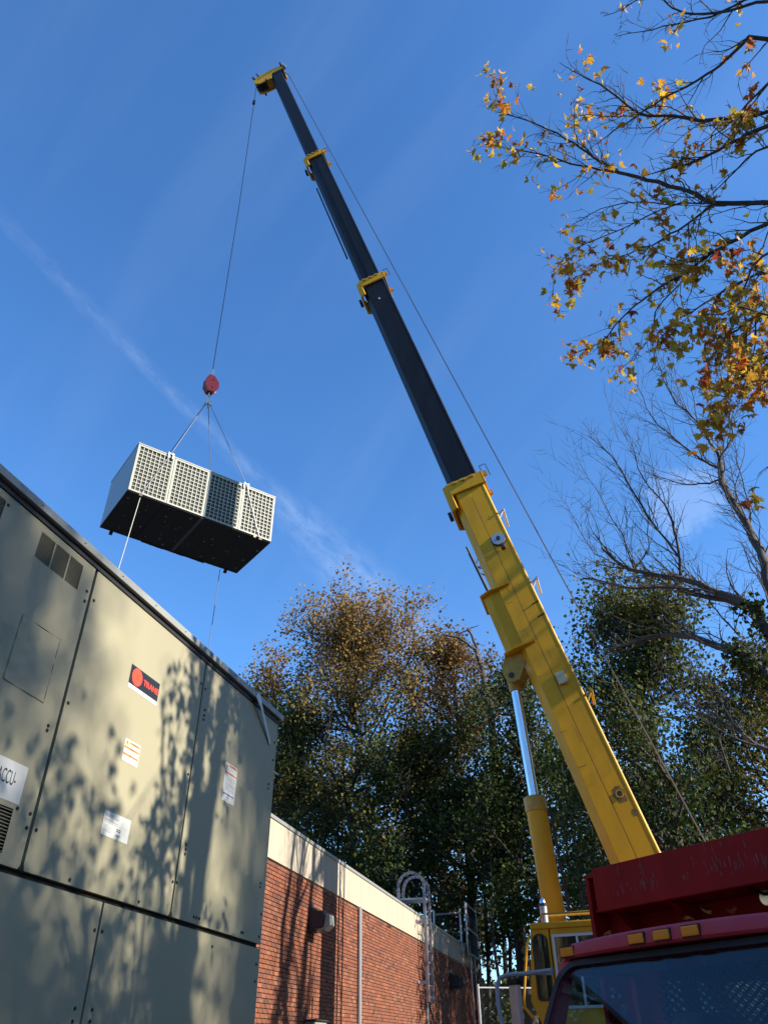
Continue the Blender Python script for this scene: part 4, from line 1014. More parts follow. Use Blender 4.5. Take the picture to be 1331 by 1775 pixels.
raw_mesh('window_guard', v, f, 4, M['rubber'], trk, tuple(origin_of(trk)), kind='stuff')
# cab interior
MB(TM).span((.05, -.40, .80), (CW-.05, .88, .84)).build('cab_floor', M['rubber'], trk)
MB(TM).prism([(-.30, .85), (.25, .85), (.25, 1.30), (.05, 1.42), (-.28, 1.42)], (.06, 0, 0), Y_, Z_, X_, CW-.12).build('dashboard', M['seat'], trk)
MB(TM).span((.06, .05, 2.27), (CW-.06, .885, 2.285)).build('headliner', M['seat'], trk)
for xs_ in (.25, 1.32):
    mb = MB(TM); mb.span((xs_, .22, 1.0), (xs_+.58, .72, 1.18)); mb.span((xs_, .66, 1.18), (xs_+.58, .82, 1.72)); mb.span((xs_+.18, .70, 1.72), (xs_+.40, .80, 1.95)); mb.build('seat', M['seat'], trk, bevel=.04)
mb = MB(TM); mb.ring((1.62, .06, 1.50), (0, -.75, .5), .22, .195, .025, 24); mb.tube([(1.62, .06, 1.50), (1.62, -.15, 1.34)], .03, 8); mb.build('steering_wheel', M['rubber'], trk)
# sun visors
for xs_ in (.25, 1.25): MB(TM).box((xs_+.35, .12, 2.225), (.70, .02, .10), Matrix.Rotation(R(25), 3, 'X')).build('sun_visor', M['seat'], trk)
# hood, fenders, grille, bumper, wheels
mb = MB(TM); mb.prism([(-.51, .75), (-.51, 1.40), (-1.3, 1.26), (-1.72, 1.16), (-1.80, .75)], (.28, 0, 0), Y_, Z_, X_, CW-.56); mb.build('hood', M['truck'], trk, bevel=.05)
for x in (.0, CW-.42):
    mb = MB(TM); mb.prism([(-.36, .60), (-.36, 1.05), (-1.25, 1.12), (-1.68, .98), (-1.74, .60), (-1.55, .60), (-1.42, .92), (-.72, .92), (-.55, .6)], (x, 0, 0), Y_, Z_, X_, .42); mb.build('fender', M['truck'], trk, bevel=.03)
    MB(TM).tube([(x+.21, -1.755, .86), (x+.21, -1.70, .86)], .09, 16).build('headlight', M['white'], trk, smooth=True)
mb = MB(TM)
for k in range(7): mb.span((.55, -1.86, .80+k*.052), (CW-.55, -1.805, .825+k*.052))
mb.build('grille', M['steel'], trk)
MB(TM).span((.05, -2.02, .45), (CW-.05, -1.88, .68)).build('bumper', M['steel'], trk, bevel=.03)
for (x, y) in ((.16, -1.05), (CW-.16, -1.05), (.1, 3.9), (CW-.1, 3.9)):
    t_ = MB(TM).ring((x, y, .5), (1, 0, 0), .5, .27, .3 if y < 0 else .55, 26).build('wheel', M['rubber'], trk, smooth=True)
    MB(TM).tube([(x-.08, y, .5), (x+.08, y, .5)], .268, 18).build('rim', M['steel'], t_)
MB(TM).span((.7, -1.7, .55), (CW-.7, 5.4, .74)).build('chassis', M['rubber'], trk)
# dump body
bx0, bx1, by0, by1, bz0, bz1 = -.38, CW+.38, 1.02, 5.4, 1.05, 3.04
MB(TM).span((bx0+.05, by0, bz0), (bx1-.05, by0+.06, bz1-.02)).build('bulkhead', M['dump'], trk)
for x, s__ in ((bx0, 1), (bx1, -1)):
    a, b = min(x, x+s__*.045), max(x, x+s__*.045)
    MB(TM).span((a, by0+.061, bz0), (b, by1, bz1-.35)).build('body_side', M['dump'], trk)
    MB(TM).span((a, by0-.20, bz0-.02), (b, by0+.06, bz1-.032)).build('corner_post', M['dump'], trk, bevel=.004)
    c_, d_2 = min(x, x+s__*.30), max(x, x+s__*.30)
    MB(TM).span((c_, by0-.21, bz1-.03), (d_2, by0+.06, bz1)).build('corner_cap', M['dump'], trk)
    e1, e2 = min(x+s__*.046, x+s__*.30), max(x+s__*.046, x+s__*.30)
    for zr in (bz1-.30, 2.34, 1.8): MB(TM).span((e1, by0-.17, zr-.012), (e2, by0-.002, zr+.012)).build('corner_rib', M['dump'], trk)
    for k in range(5): MB(TM).span((a-.03, by0+.7+k*.7, bz0), (b+.03, by0+.78+k*.7, bz1-.352)).build('side_post', M['dump'], trk)
    MB(TM).span((a-.03, by0+.0605, bz1-.348), (b+.03, by1, bz1-.25)).build('top_rail', M['dump'], trk)
MB(TM).span((bx0+.061, by1-.06, bz0), (bx1-.061, by1, bz1-.36)).build('tailgate', M['dump'], trk)
MB(TM).span((bx0, by0+.061, bz0-.1), (bx1, by1-.061, bz0)).build('body_floor', M['dump'], trk)
# cab protector: deep front lip and flat roof plate back to the bulkhead
sy = .60
lipz0, lipz1 = 2.685, 3.03
MB(TM).span((-.07, sy, lipz0), (CW+.10, sy+.05, lipz1)).build('shield_lip', M['dump'], trk, bevel=.008)
MB(TM).span((-.068, sy+.0505, lipz0), (CW+.098, by0-.002, lipz0+.03)).build('shield_plate', M['dump'], trk)
MB(TM).span((-.068, sy+.0505, lipz0+.0305), (-.03, by0-.002, lipz1-.002)).build('shield_side', M['dump'], trk)
for x in (.0, .62, 1.55):
    mb = MB(TM); mb.prism([(sy+.08, lipz0-.003), (by0-.003, lipz0-.003), (by0-.003, 2.50)], (x, 0, 0), Y_, Z_, X_, .03); mb.build('gusset', M['dump'], trk)
# scuffs of worn-off paint on the lip
rg = random.Random(3); mb = MB(TM)
for k in range(90):
    gx = rg.choice((.25, .45, .55, .95, 1.1, 1.25, 1.4, 1.55, 1.8, 1.95)); x = gx+rg.gauss(0, .06); z = rg.uniform(lipz0+.06, lipz1-.06) if rg.random() < .6 else lipz0+.12+rg.gauss(0, .02)
    l = rg.uniform(.02, .09); mb.add([(x, sy-.0015, z), (x+rg.uniform(.003, .009), sy-.0015, z+.004), (x+rg.uniform(.0, .008), sy-.0015, z+l), (x-.002, sy-.0015, z+l*.9)], [(0, 1, 2, 3)])
mb.build('paint_scuffs', M['scuff'], trk, kind='stuff')
# mirror: loop of tube with a tall stainless housing, its brick reflection painted into the colour, on the far side of the cab
mr = MB(TM)
A_ = (.02, -.05, 2.12); 
def tp(x, y, fwd): return TM.inverted() @ at(x, y, fwd)
a0 = tp(957, 1682, 6.95); a1 = tp(918, 1687, 7.15); a2 = tp(880, 1690, 7.28); a3 = tp(866, 1695, 7.3); a4 = tp(861, 1707, 7.3); a5 = tp(863, 1740, 7.28); a6 = tp(873, 1790, 7.2)
a6b = V(a6.x, a6.y, 1.45); a7 = V(.0, -.2, 1.40)
mr.tube([a0, a1, a2, a3, a4, a5, a6, a6b, a7], .017, 8); mr.build('mirror_arm', M['grey'], trk, smooth=True)
MB(TM).tube([tp(957, 1688, 6.95), tp(920, 1687, 7.15)], .012, 6).build('mirror_brace', M['grey'], trk)
c0 = tp(891, 1702, 7.28)
mb = MB(TM); mb.box((c0.x+.0, c0.y, c0.z-.26), (.10, .05, .50)); mb.build('mirror_housing', mat('mirror_brick_tint', (.72, .47, .37), .4, 0), trk, bevel=.015)
MB(TM).box((c0.x, c0.y, c0.z+.0), (.12, .07, .045)).build('mirror_cap', M['rubber'], trk, bevel=.012)
# spot lamp under the protector at the right
lp = TM.inverted() @ at(1334, 1556, 6.35)
MB(TM).tube([(lp.x, lp.y-.05, lp.z), (lp.x, lp.y, lp.z), (lp.x, lp.y+.07, lp.z)], .075, 18, rs=[.055, .075, .04]).build('round_lamp', M['chrome'], trk, smooth=True)
MB(TM).tube([(lp.x, lp.y+.07, lp.z), (lp.x, sy+.06, lp.z+.05)], .012, 6).build('lamp_bracket', M['dark'], trk)
for x in (.35, 1.25):
    mb = MB(WM); mb.tube([(x, .03, .03), (x+.55, .16, .03)], .008, 5); mb.build('wiper', M['rubber'], trk)

# ================================================================= LEAVES (maple outline)
def maple_outline():
    half = [(0, -.02), (.10, .02), (.28, -.06), (.24, .08), (.50, .12), (.40, .24), (.52, .38), (.30, .36), (.22, .44), (.24, .62), (.12, .60), (0, .95)]
    return half+[(-x, y) for x, y in half[-2:0:-1]]
MO = maple_outline()
def maple_mesh(curl, seed):
    rg = random.Random(seed); vs = [(0, .25, 0)]; 
    for x, y in MO: vs.append((x, y, curl*(x*x*1.2+(y-.3)**2*.7)+rg.uniform(-.03, .03)))
    n_ = len(MO); fs = [(0, i+1, (i+1) % n_+1) for i in range(n_)]
    st0 = len(vs); vs += [(-.008, 0, 0), (.008, 0, 0), (.004, -.55, .05)]; fs.append((st0, st0+1, st0+2))
    return vs, fs
MAP = [maple_mesh(c, i) for i, c in enumerate((-.5, .35, .8, -.9))]
leaf_me = []
for vs_, fs_ in MAP:
    me = bpy.data.meshes.new('maple_leaf'); me.from_pydata(vs_, [], fs_); me.update(); me.materials.append(M['leaf_maple_o']); leaf_me.append(me)
def rand_rot(rng):
    # leaves mostly hang: tip down, blade turned any way
    tip = Vector((rng.normal()*.6, rng.normal()*.6, -1+rng.normal()*.45)).normalized()
    a = Vector(rng.normal(size=3)); nrm = (a-tip*a.dot(tip)).normalized(); sx = tip.cross(nrm)
    return Matrix((sx, tip, nrm)).transposed()

# fallen leaves on the cab roof
for i, (x, y) in enumerate(((1.20, .16), (1.42, .10), (1.50, .22), (.42, .12))):
    o = bpy.data.objects.new('fallen_leaf', leaf_me[i % 4]); COL.objects.link(o)
    o.matrix_world = Matrix.Translation(TM @ V(x, y, 2.465-.03*(abs(x/CW-.5)*2)**2)) @ Matrix.Rotation(i*1.7, 4, 'Z') @ Matrix.Rotation(R(28), 4, 'X') @ Matrix.Scale(.085, 4)
    tag(o, ['yellow fallen leaf on the cab roof above the middle marker light', 'curled tan fallen leaf on the cab roof right of the marker lights', 'second tan fallen leaf on the cab roof, furthest right', 'small fallen leaf on the cab roof near the left marker light'][i], 'leaf', 'fallen leaves on the cab roof')

# ================================================================= TREES
class Tree:
    def __init__(s, name, label, base, group, seed, cat='tree'):
        s.root = thing(name, label, cat, base, group); s.base = Vector(base); s.rng = np.random.default_rng(seed)
        s.segs = {'trunk': [], 'branches': []}; s.tips = []; s.rmin = .0045
    def seg(s, kind, a, b, ra, rb): s.segs[kind].append((tuple(a), tuple(b), ra, rb))
    def grow(s, p, d, L, r, lvl, maxl, up=.10, wob=.16, kids=5, spread=.8, shrink=.55, kind='branches', keep=None):
        rng = s.rng; nseg = max(3, int(4+2*(maxl-lvl))) if lvl < maxl else 3
        p = Vector(p); d = Vector(d).normalized(); step = L/nseg; pts = [(p.copy(), r)]
        for i in range(nseg):
            d = (d+Vector(rng.normal(size=3))*wob+V(0, 0, up)).normalized()
            q = p+d*step; rn = r*(1-.75*(i+1)/nseg)
            s.seg(kind, p, q, r*(1-.75*i/nseg), rn)
            if lvl < maxl and i >= (0 if lvl > 0 else 1):
                k = kids/nseg; k = int(k)+(rng.random() < k-int(k))
                for _ in range(k):
                    ax = Vector(rng.normal(size=3)); side = (ax-d*ax.dot(d)).normalized()
                    nd = (d*(1-spread*.55)+side*spread+V(0, 0, .05)).normalized()
                    s.grow(p.lerp(q, rng.random()), nd, L*shrink*rng.uniform(.6, 1.1)*(1-.35*i/nseg), max(s.rmin, rn*.6), lvl+1, maxl, up, wob, kids, spread, shrink, 'branches')
            if lvl >= maxl-1: s.tips.append(tuple(q))
            p = q
    def finish(s, bark, twig=None, kt=7, kb=4):
        org = tuple(s.base)
        for nm, k in (('trunk', kt), ('branches', kb)):
            sg = s.segs[nm]
            if not sg: continue
            v, f = tubes_np([a[0] for a in sg], [a[1] for a in sg], [a[2] for a in sg], [a[3] for a in sg], k)
            raw_mesh(nm, v, f, 4, bark if nm == 'trunk' else (twig or bark), s.root, org, smooth=True, kind='stuff' if nm == 'branches' else None)
    def crown(s, n, size, ma, spreadr=.35, colour=None, droop=.3, pts=None, name='crown'):
        t = np.array(s.tips if pts is None else pts); rng = s.rng
        if len(t) == 0: return
        # leaves gather in uneven clumps: some twigs carry many, some none
        wgt = rng.gamma(.42, 1., len(t)); wgt /= wgt.sum()
        idx = rng.choice(len(t), n, p=wgt); pos = t[idx]+rng.normal(size=(n, 3))*spreadr
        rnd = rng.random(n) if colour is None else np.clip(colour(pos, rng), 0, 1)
        v, f, rv = leaves_np(rng, pos, np.full(n, size), rnd, droop=droop)
        raw_mesh(name, v, f, 3, ma, s.root, tuple(s.base), rv, kind='stuff')

def broad_tree(name, label, base, H, rad, trunk_r, seed, bark, leafm, nleaf, lsize, crown_from=.3, group=None, colour=None, maxl=3, kids=5, limbs=16, spreadr=.33, lean=(0, 0), top_bare=0.):
    t = Tree(name, label, base, group, seed); rng = t.rng; t.rmin = .011
    p = Vector(base)-V(0, 0, .3); n_ = 12; pts = [p]
    for i in range(n_):
        h = (i+1)/n_; q = Vector(base)+V(lean[0]*h*h+rng.normal()*.012*H*h, lean[1]*h*h+rng.normal()*.012*H*h, H*.93*h)
        ra, rb = trunk_r*(1-.88*(i/n_)**.9)*(1.25 if i == 0 else 1), trunk_r*(1-.88*h**.9)
        t.seg('trunk', pts[-1], q, ra, rb); pts.append(q)
    for i in range(limbs):
        h = crown_from+(1-crown_from)*((i+rng.random())/limbs)**.9; h = min(h, .97)
        k = h*n_; j = int(k); pos = pts[j].lerp(pts[min(j+1, n_)], k-j)
        rel = (h-crown_from)/(1-crown_from)
        prof = math.sqrt(max(0, 1-(2*rel**.85-.95)**2*.82))        # egg shaped envelope
        a = rng.random()*2*math.pi; L = rad*(prof*.95+.12)*rng.uniform(.75, 1.12)
        upd = .15+.9*rel
        d = Vector((math.cos(a), math.sin(a), upd)).normalized()
        t.grow(pos, d, L, trunk_r*(.46-.26*rel), 1, maxl, up=.07, kids=kids, spread=.75, shrink=.55)
    # crown top
    t.grow(pts[-1], V(0, 0, 1), H*.09, trunk_r*.12, 1, maxl, up=.1, kids=kids)
    t.finish(bark, bark)
    if nleaf: t.crown(nleaf, lsize, leafm, spreadr, colour)
    return t

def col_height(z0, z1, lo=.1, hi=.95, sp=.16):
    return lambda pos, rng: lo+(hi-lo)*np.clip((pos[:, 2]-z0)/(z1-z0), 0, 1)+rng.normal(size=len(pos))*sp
def col_flat(c, sp=.18): return lambda pos, rng: c+rng.normal(size=len(pos))*sp

G_BG = 'tall trees standing beyond the building and crane'
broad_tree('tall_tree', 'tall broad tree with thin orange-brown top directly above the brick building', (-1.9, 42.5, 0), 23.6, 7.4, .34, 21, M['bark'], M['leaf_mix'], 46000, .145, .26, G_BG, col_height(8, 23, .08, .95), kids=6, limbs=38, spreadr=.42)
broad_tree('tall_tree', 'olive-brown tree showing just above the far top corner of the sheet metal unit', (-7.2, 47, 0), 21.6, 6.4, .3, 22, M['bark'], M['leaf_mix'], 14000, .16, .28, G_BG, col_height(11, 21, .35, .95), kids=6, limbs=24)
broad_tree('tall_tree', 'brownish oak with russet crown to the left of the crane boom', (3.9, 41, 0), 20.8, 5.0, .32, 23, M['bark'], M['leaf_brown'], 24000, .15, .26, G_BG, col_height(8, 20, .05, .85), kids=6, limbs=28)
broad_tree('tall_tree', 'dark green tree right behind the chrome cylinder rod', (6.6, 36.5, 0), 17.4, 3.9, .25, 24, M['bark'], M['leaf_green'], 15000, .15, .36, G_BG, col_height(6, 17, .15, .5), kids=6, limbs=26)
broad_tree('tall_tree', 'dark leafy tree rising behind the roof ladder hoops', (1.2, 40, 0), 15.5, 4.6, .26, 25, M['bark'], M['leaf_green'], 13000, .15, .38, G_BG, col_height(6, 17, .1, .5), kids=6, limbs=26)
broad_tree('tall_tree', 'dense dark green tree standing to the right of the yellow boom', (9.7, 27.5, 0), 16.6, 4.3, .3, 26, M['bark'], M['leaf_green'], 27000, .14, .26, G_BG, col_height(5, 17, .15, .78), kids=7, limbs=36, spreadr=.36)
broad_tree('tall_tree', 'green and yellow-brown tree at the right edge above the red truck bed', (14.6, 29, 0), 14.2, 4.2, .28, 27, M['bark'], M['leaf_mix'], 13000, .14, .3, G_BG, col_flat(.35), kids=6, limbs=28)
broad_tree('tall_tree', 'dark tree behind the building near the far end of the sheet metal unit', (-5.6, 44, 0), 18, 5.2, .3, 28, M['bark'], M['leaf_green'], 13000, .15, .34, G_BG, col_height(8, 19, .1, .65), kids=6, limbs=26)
broad_tree('tall_tree', 'half bare tree with grey limbs at the right edge behind the bare tree', (18.5, 33, 0), 17.5, 4.8, .3, 29, M['bark_pale'], M['leaf_brown'], 5000, .15, .25, G_BG, col_flat(.5), kids=7, limbs=26)
lows = [(12.3, 31, 11.5, 3.6, 'low leafy tree just above the left part of the red truck bed'), (9.6, 38, 13, 3.8, 'leafy tree between the cylinder and the boom low behind the crane'), (16.8, 26.5, 9.6, 3.0, 'low olive tree above the right end of the red truck bed')]
for i, (x, y, h, rr_, lab) in enumerate(lows):
    broad_tree('low_tree', lab, (x, y, 0), h, rr_, .18, 40+i, M['bark'], M['leaf_green'] if i != 2 else M['leaf_mix'], 8000, .13, .26, 'low trees behind the crane and truck', col_flat(.3), kids=6, limbs=22)
labs = ['far dark tree at the back of the row, leftmost behind the brick building', 'far dark tree behind the tall orange-topped tree', 'far dark tree in the back row behind the roof ladder', 'far tree in the back row just left of the yellow cylinder',
        'far tree in the back row between cylinder and boom', 'far tree in the back row right of the boom', 'far tree in the back row above the truck bed', 'far tree in the back row at the right edge']
for i, lab in enumerate(labs):
    broad_tree('far_tree', lab, (-12+i*4.9+(.8 if i % 2 else -.5), 53+(i % 3)*1.8, 0), (17.5, 18.5, 17, 17.5, 16.5, 18, 17, 18)[i], 4.6, .24, 60+i, M['bark'], M['leaf_green'] if i % 3 else M['leaf_brown'], 6000, .19, .40, 'far row of trees behind the others', col_flat(.25), kids=6, limbs=20)
# thin trunks of young trees under the canopy
rg = random.Random(77)
thin = [(660, 1560, 40.5), (705, 1560, 41), (760, 1520, 39), (838, 1540, 38.5), (852, 1530, 36), (868, 1520, 39), (884, 1530, 37), (897, 1500, 40), (912, 1530, 38), (1003, 1500, 33), (990, 1520, 36), (815, 1520, 40)]
tl = ['first thin dark trunk rising behind the roof edge left of the ladder', 'thin dark trunk just behind the ladder hoops', 'thin trunk behind the rooftop guard rail', 'thin trunk just right of the far roof corner', 'thin trunk a step right of the roof corner panel',
      'thin trunk against the bright gap, leftmost in the gap', 'thin trunk crossing the bright gap left of the crane cab', 'leaning thin trunk beside the bright gap', 'thin trunk touching the left side of the yellow barrel', 'thin trunk between the yellow barrel and the boom', 'thin crooked trunk just right of the yellow barrel', 'thin trunk between guard rail and roof corner panel']
for i, (x, y, fw) in enumerate(thin):
    p = at(x, y, fw); b = (p.x+rg.uniform(-.3, .3), fw, 0)
    t = Tree('young_tree', tl[i], b, 'thin young trunks under the canopy', 100+i); t_r = rg.uniform(.06, .13); prev = Vector(b)-V(0, 0, .2); hh = rg.uniform(10, 13)
    for k in range(9):
        q = Vector(b)+V((p.x-b[0])*(k+1)/5+rg.uniform(-.1, .1), rg.uniform(-.1, .1), hh*(k+1)/9); t.seg('trunk', prev, q, t_r*(1-.08*k), t_r*(1-.08*(k+1)))
        if k > 2: t.grow(q, V(rg.uniform(-1, 1), rg.uniform(-1, 1), .6), rg.uniform(1.0, 2.0), t_r*.3, 2, 3, kids=4)
        prev = q
    t.finish(M['bark']); t.crown(1500, .14, M['leaf_green'], .35, col_flat(.3))
# dead snag left of the boom
t = Tree('dead_tree', 'leafless dead tree top with crooked arms just left of the yellow boom', (6.0, 38.5, 0), G_BG, 5)
def trace(t, pts, fw0, fw1, ra, rb, kind='branches', dist=False):
    n_ = len(pts); P = [(atd if dist else at)(x, y, fw0+(fw1-fw0)*i/(n_-1)) for i, (x, y) in enumerate(pts)]
    out_ = [P[0]]
    for i in range(1, n_):          # soften the polyline
        a, b = P[i-1], P[i]; mid = a.lerp(b, .5)+Vector(t.rng.normal(size=3))*(b-a).length*.03; out_ += [mid, b]
    m_ = len(out_)
    for i in range(m_-1): t.seg(kind, out_[i], out_[i+1], ra+(rb-ra)*i/(m_-1), ra+(rb-ra)*(i+1)/(m_-1))
    return out_
tb = at(858, 1330, 38.5); t.seg('trunk', (6.0, 38.5, -.2), tb, .30, .22)
trace(t, [(858, 1330), (852, 1250), (843, 1200), (836, 1165), (832, 1148)], 38.5, 38.5, .22, .13, 'trunk')
trace(t, [(832, 1148), (824, 1126), (808, 1114), (794, 1104), (770, 1100), (748, 1104)], 38.5, 37.5, .12, .03)
trace(t, [(832, 1148), (826, 1122), (818, 1102), (812, 1092), (806, 1094), (790, 1100)], 38.5, 38.5, .10, .03); trace(t, [(812, 1096), (816, 1088), (829, 1084)], 38.5, 38.5, .05, .02)
trace(t, [(838, 1170), (826, 1158), (820, 1150)], 38.5, 38.2, .09, .03); trace(t, [(770, 1100), (756, 1092), (752, 1080)], 37.7, 37.5, .04, .015); trace(t, [(850, 1215), (836, 1200), (822, 1190)], 38.5, 38.8, .12, .05)
t.finish(M['bark'])

# dark undergrowth behind the fence
rngu = np.random.default_rng(5); n_ = 40000
xu = rngu.uniform(-6, 34, n_); zu = rngu.random(n_)**.8*(4.5+.5*np.sin(xu*1.3)+.35*np.sin(xu*3.1)); yu = 45+rngu.normal(size=n_)*1.2
v, f, rv = leaves_np(rngu, np.stack([xu, yu, zu], 1), np.full(n_, .26), rngu.random(n_)*.5)
ug = raw_mesh('undergrowth', v, f, 3, M['leaf_green'], None, (14, 45, 0), rv, kind='stuff'); tag(ug, 'dark tangled undergrowth behind the chain link fence', 'shrubs')

# chain link fence behind the crane
fn = thing('chain_link_fence', 'tall chain link fence with galvanised top rail behind the yellow crane', 'fence', (5, 24, 0))
fa, fb_ = at(828, 1712, 24), at(1331, 1712, 27)
fz = fa.z
fd = V(fb_.x-fa.x, fb_.y-fa.y, 0); Lf = fd.length+6; fd.normalize()
FM = Matrix((fd, fd.cross(V(0, 0, 1)), V(0, 0, 1))).transposed().to_4x4(); FM.translation = V(fa.x, fa.y, 0)
MB(FM).tube([(0, 0, fz), (Lf, 0, fz+.05)], .024, 7).build('top_rail', M['steel'], fn)
k = 0
while k*3 < Lf:
    MB(FM).tube([(k*3, 0, 0), (k*3, 0, fz+.08)], .035, 8).build('post', M['steel'], fn); k += 1
chainlink('mesh', FM, 0, .05, Lf, fz-.02, 0, fn, .08, .0016, 0, True)

# ---- bare tree at the right
bt = Tree('bare_tree', 'leafless tree reaching in from the right edge with long curved limbs', (10.6, 11.2, 0), None, 31)
prev = V(10.6, 11.2, -.2); trn = [(10.5, 11.2, 1.5), (10.3, 11.4, 3), (10.2, 11.5, 4.6), (10.1, 11.6, 6.5), (10.3, 12.0, 9), (10.6, 12.4, 12), (10.9, 12.2, 15)]
rs = [.36, .31, .29, .27, .22, .16, .10, .04]
for i, q in enumerate(trn): bt.seg('trunk', prev, q, rs[i], rs[i+1]); prev = V(*q)
limbs = []
def limb(pts, d0, d1, ra, rb, fromtrunk=None, kind='branches'):
    ra *= .62; rb *= .8
    o_ = trace(bt, pts, d0, d1, ra, rb, kind, True)
    if fromtrunk is not None: bt.seg('trunk', fromtrunk, o_[0], ra*1.25, ra)
    limbs.append((o_, ra, rb)); return o_
limb([(1331, 1100), (1303, 1052), (1280, 1040), (1242, 1028), (1213, 1012), (1180, 1003), (1135, 996), (1090, 987), (1062, 968), (1043, 950)], 15.5, 17.3, .155, .03, (10.1, 11.6, 6.3), 'trunk')
limb([(1180, 1003), (1178, 968), (1157, 939), (1123, 897), (1100, 858), (1087, 835), (1059, 790), (1035, 768), (1019, 754)], 16.6, 17.5, .06, .010)
limb([(1177, 968), (1172, 935), (1165, 905), (1152, 875), (1135, 855), (1118, 835), (1105, 812), (1095, 770)], 16.6, 17.3, .05, .010)
limb([(1331, 1172), (1298, 1139), (1270, 1129), (1242, 1120), (1199, 1103), (1157, 1100), (1130, 1103), (1100, 1112), (1060, 1125)], 14.6, 16.5, .15, .025, (10.2, 11.5, 5.2), 'trunk')
limb([(1301, 1056), (1260, 1040), (1213, 1032), (1180, 1018), (1129, 1018), (1098, 1020), (1060, 1012), (1010, 1002)], 15.8, 17.5, .10, .015)
limb([(1335, 1030), (1326, 979), (1318, 955), (1304, 934), (1292, 905), (1278, 883), (1262, 857), (1250, 835), (1247, 804)], 15.5, 17.5, .14, .075, (10.3, 12.0, 8.5), 'trunk')
limb([(1247, 804), (1243, 785), (1230, 768), (1217, 742), (1208, 731), (1190, 712), (1171, 700), (1150, 660), (1140, 630)], 17.5, 18.5, .065, .010)
limb([(1247, 812), (1230, 805), (1213, 796), (1195, 782), (1180, 770), (1160, 752), (1140, 737), (1128, 720), (1115, 690), (1095, 650)], 17.5, 18.5, .05, .008)
limb([(1250, 830), (1230, 838), (1213, 838), (1190, 840), (1168, 835), (1140, 828), (1110, 815)], 17.4, 18.2, .04, .008)
limb([(1247, 796), (1260, 775), (1270, 756), (1266, 737), (1258, 700), (1250, 660)], 17.5, 18.3, .045, .010)
limb([(1304, 934), (1300, 890), (1290, 850), (1283, 820), (1275, 780), (1262, 740)], 16.8, 17.5, .03, .006)
limb([(1278, 1100), (1250, 1070), (1230, 1045), (1215, 1010), (1210, 980)], 15.5, 16.5, .03, .007); limb([(1331, 1045), (1318, 1010), (1300, 985), (1290, 950)], 15, 16, .03, .008)
limb([(1100, 990), (1085, 950), (1078, 925), (1060, 900), (1040, 860), (1020, 830), (1005, 805)], 17, 18, .03, .006)
limb([(1090, 987), (1060, 975), (1030, 960), (1010, 930), (995, 900), (980, 870)], 17, 18, .025, .006)
limb([(1100, 985), (1125, 950), (1123, 900)], 17, 17.3, .028, .007)
limb([(1331, 1300), (1290, 1275), (1262, 1258), (1225, 1240), (1190, 1230), (1170, 1215)], 14.5, 16, .06, .01, (10.2, 11.5, 3.4))
limb([(1265, 1340), (1245, 1280), (1262, 1230), (1240, 1185), (1205, 1180)], 15, 15.5, .03, .006)
for (o_, ra, rb) in limbs:
    m_ = len(o_)
    for i in range(1, m_):
        L_ = (o_[i]-o_[i-1]).length; dd_ = (o_[i]-o_[i-1]).normalized(); rr_ = ra+(rb-ra)*i/m_
        for k in range(max(1, int(L_/.12))):
            side = Vector(bt.rng.normal(size=3)); side = (side-dd_*side.dot(dd_)).normalized()
            d = (dd_*.65+side*.55+V(-.05, 0, .42)).normalized()
            bt.grow(o_[i-1].lerp(o_[i], bt.rng.random()), d, bt.rng.uniform(.55, 1.7), min(rr_*.45, .016), 2, 3, up=.07, wob=.17, kids=5, spread=.7, shrink=.5)
# off-frame part of the crown, thinner
for k in range(16):
    a = bt.rng.uniform(-1.4, 1.4); q = V(*trn[3+k % 4])
    bt.grow(q, V(math.cos(a), math.sin(a)*.8, .7), bt.rng.uniform(3, 5), .08, 1, 3, kids=4, spread=.7)
bt.finish(M['bark_pale'], M['twig'], 9, 4)
iv = []; 
for (o_, lo, hi) in ((limbs[0][0], 0, 3), (limbs[3][0], 0, 4)):
    for i in range(lo, hi):
        for k in range(30): iv.append(tuple(o_[i].lerp(o_[i+1], bt.rng.random())))
bt.crown(700, .09, M['leaf_green'], .12, col_flat(.3), pts=iv, name='ivy')

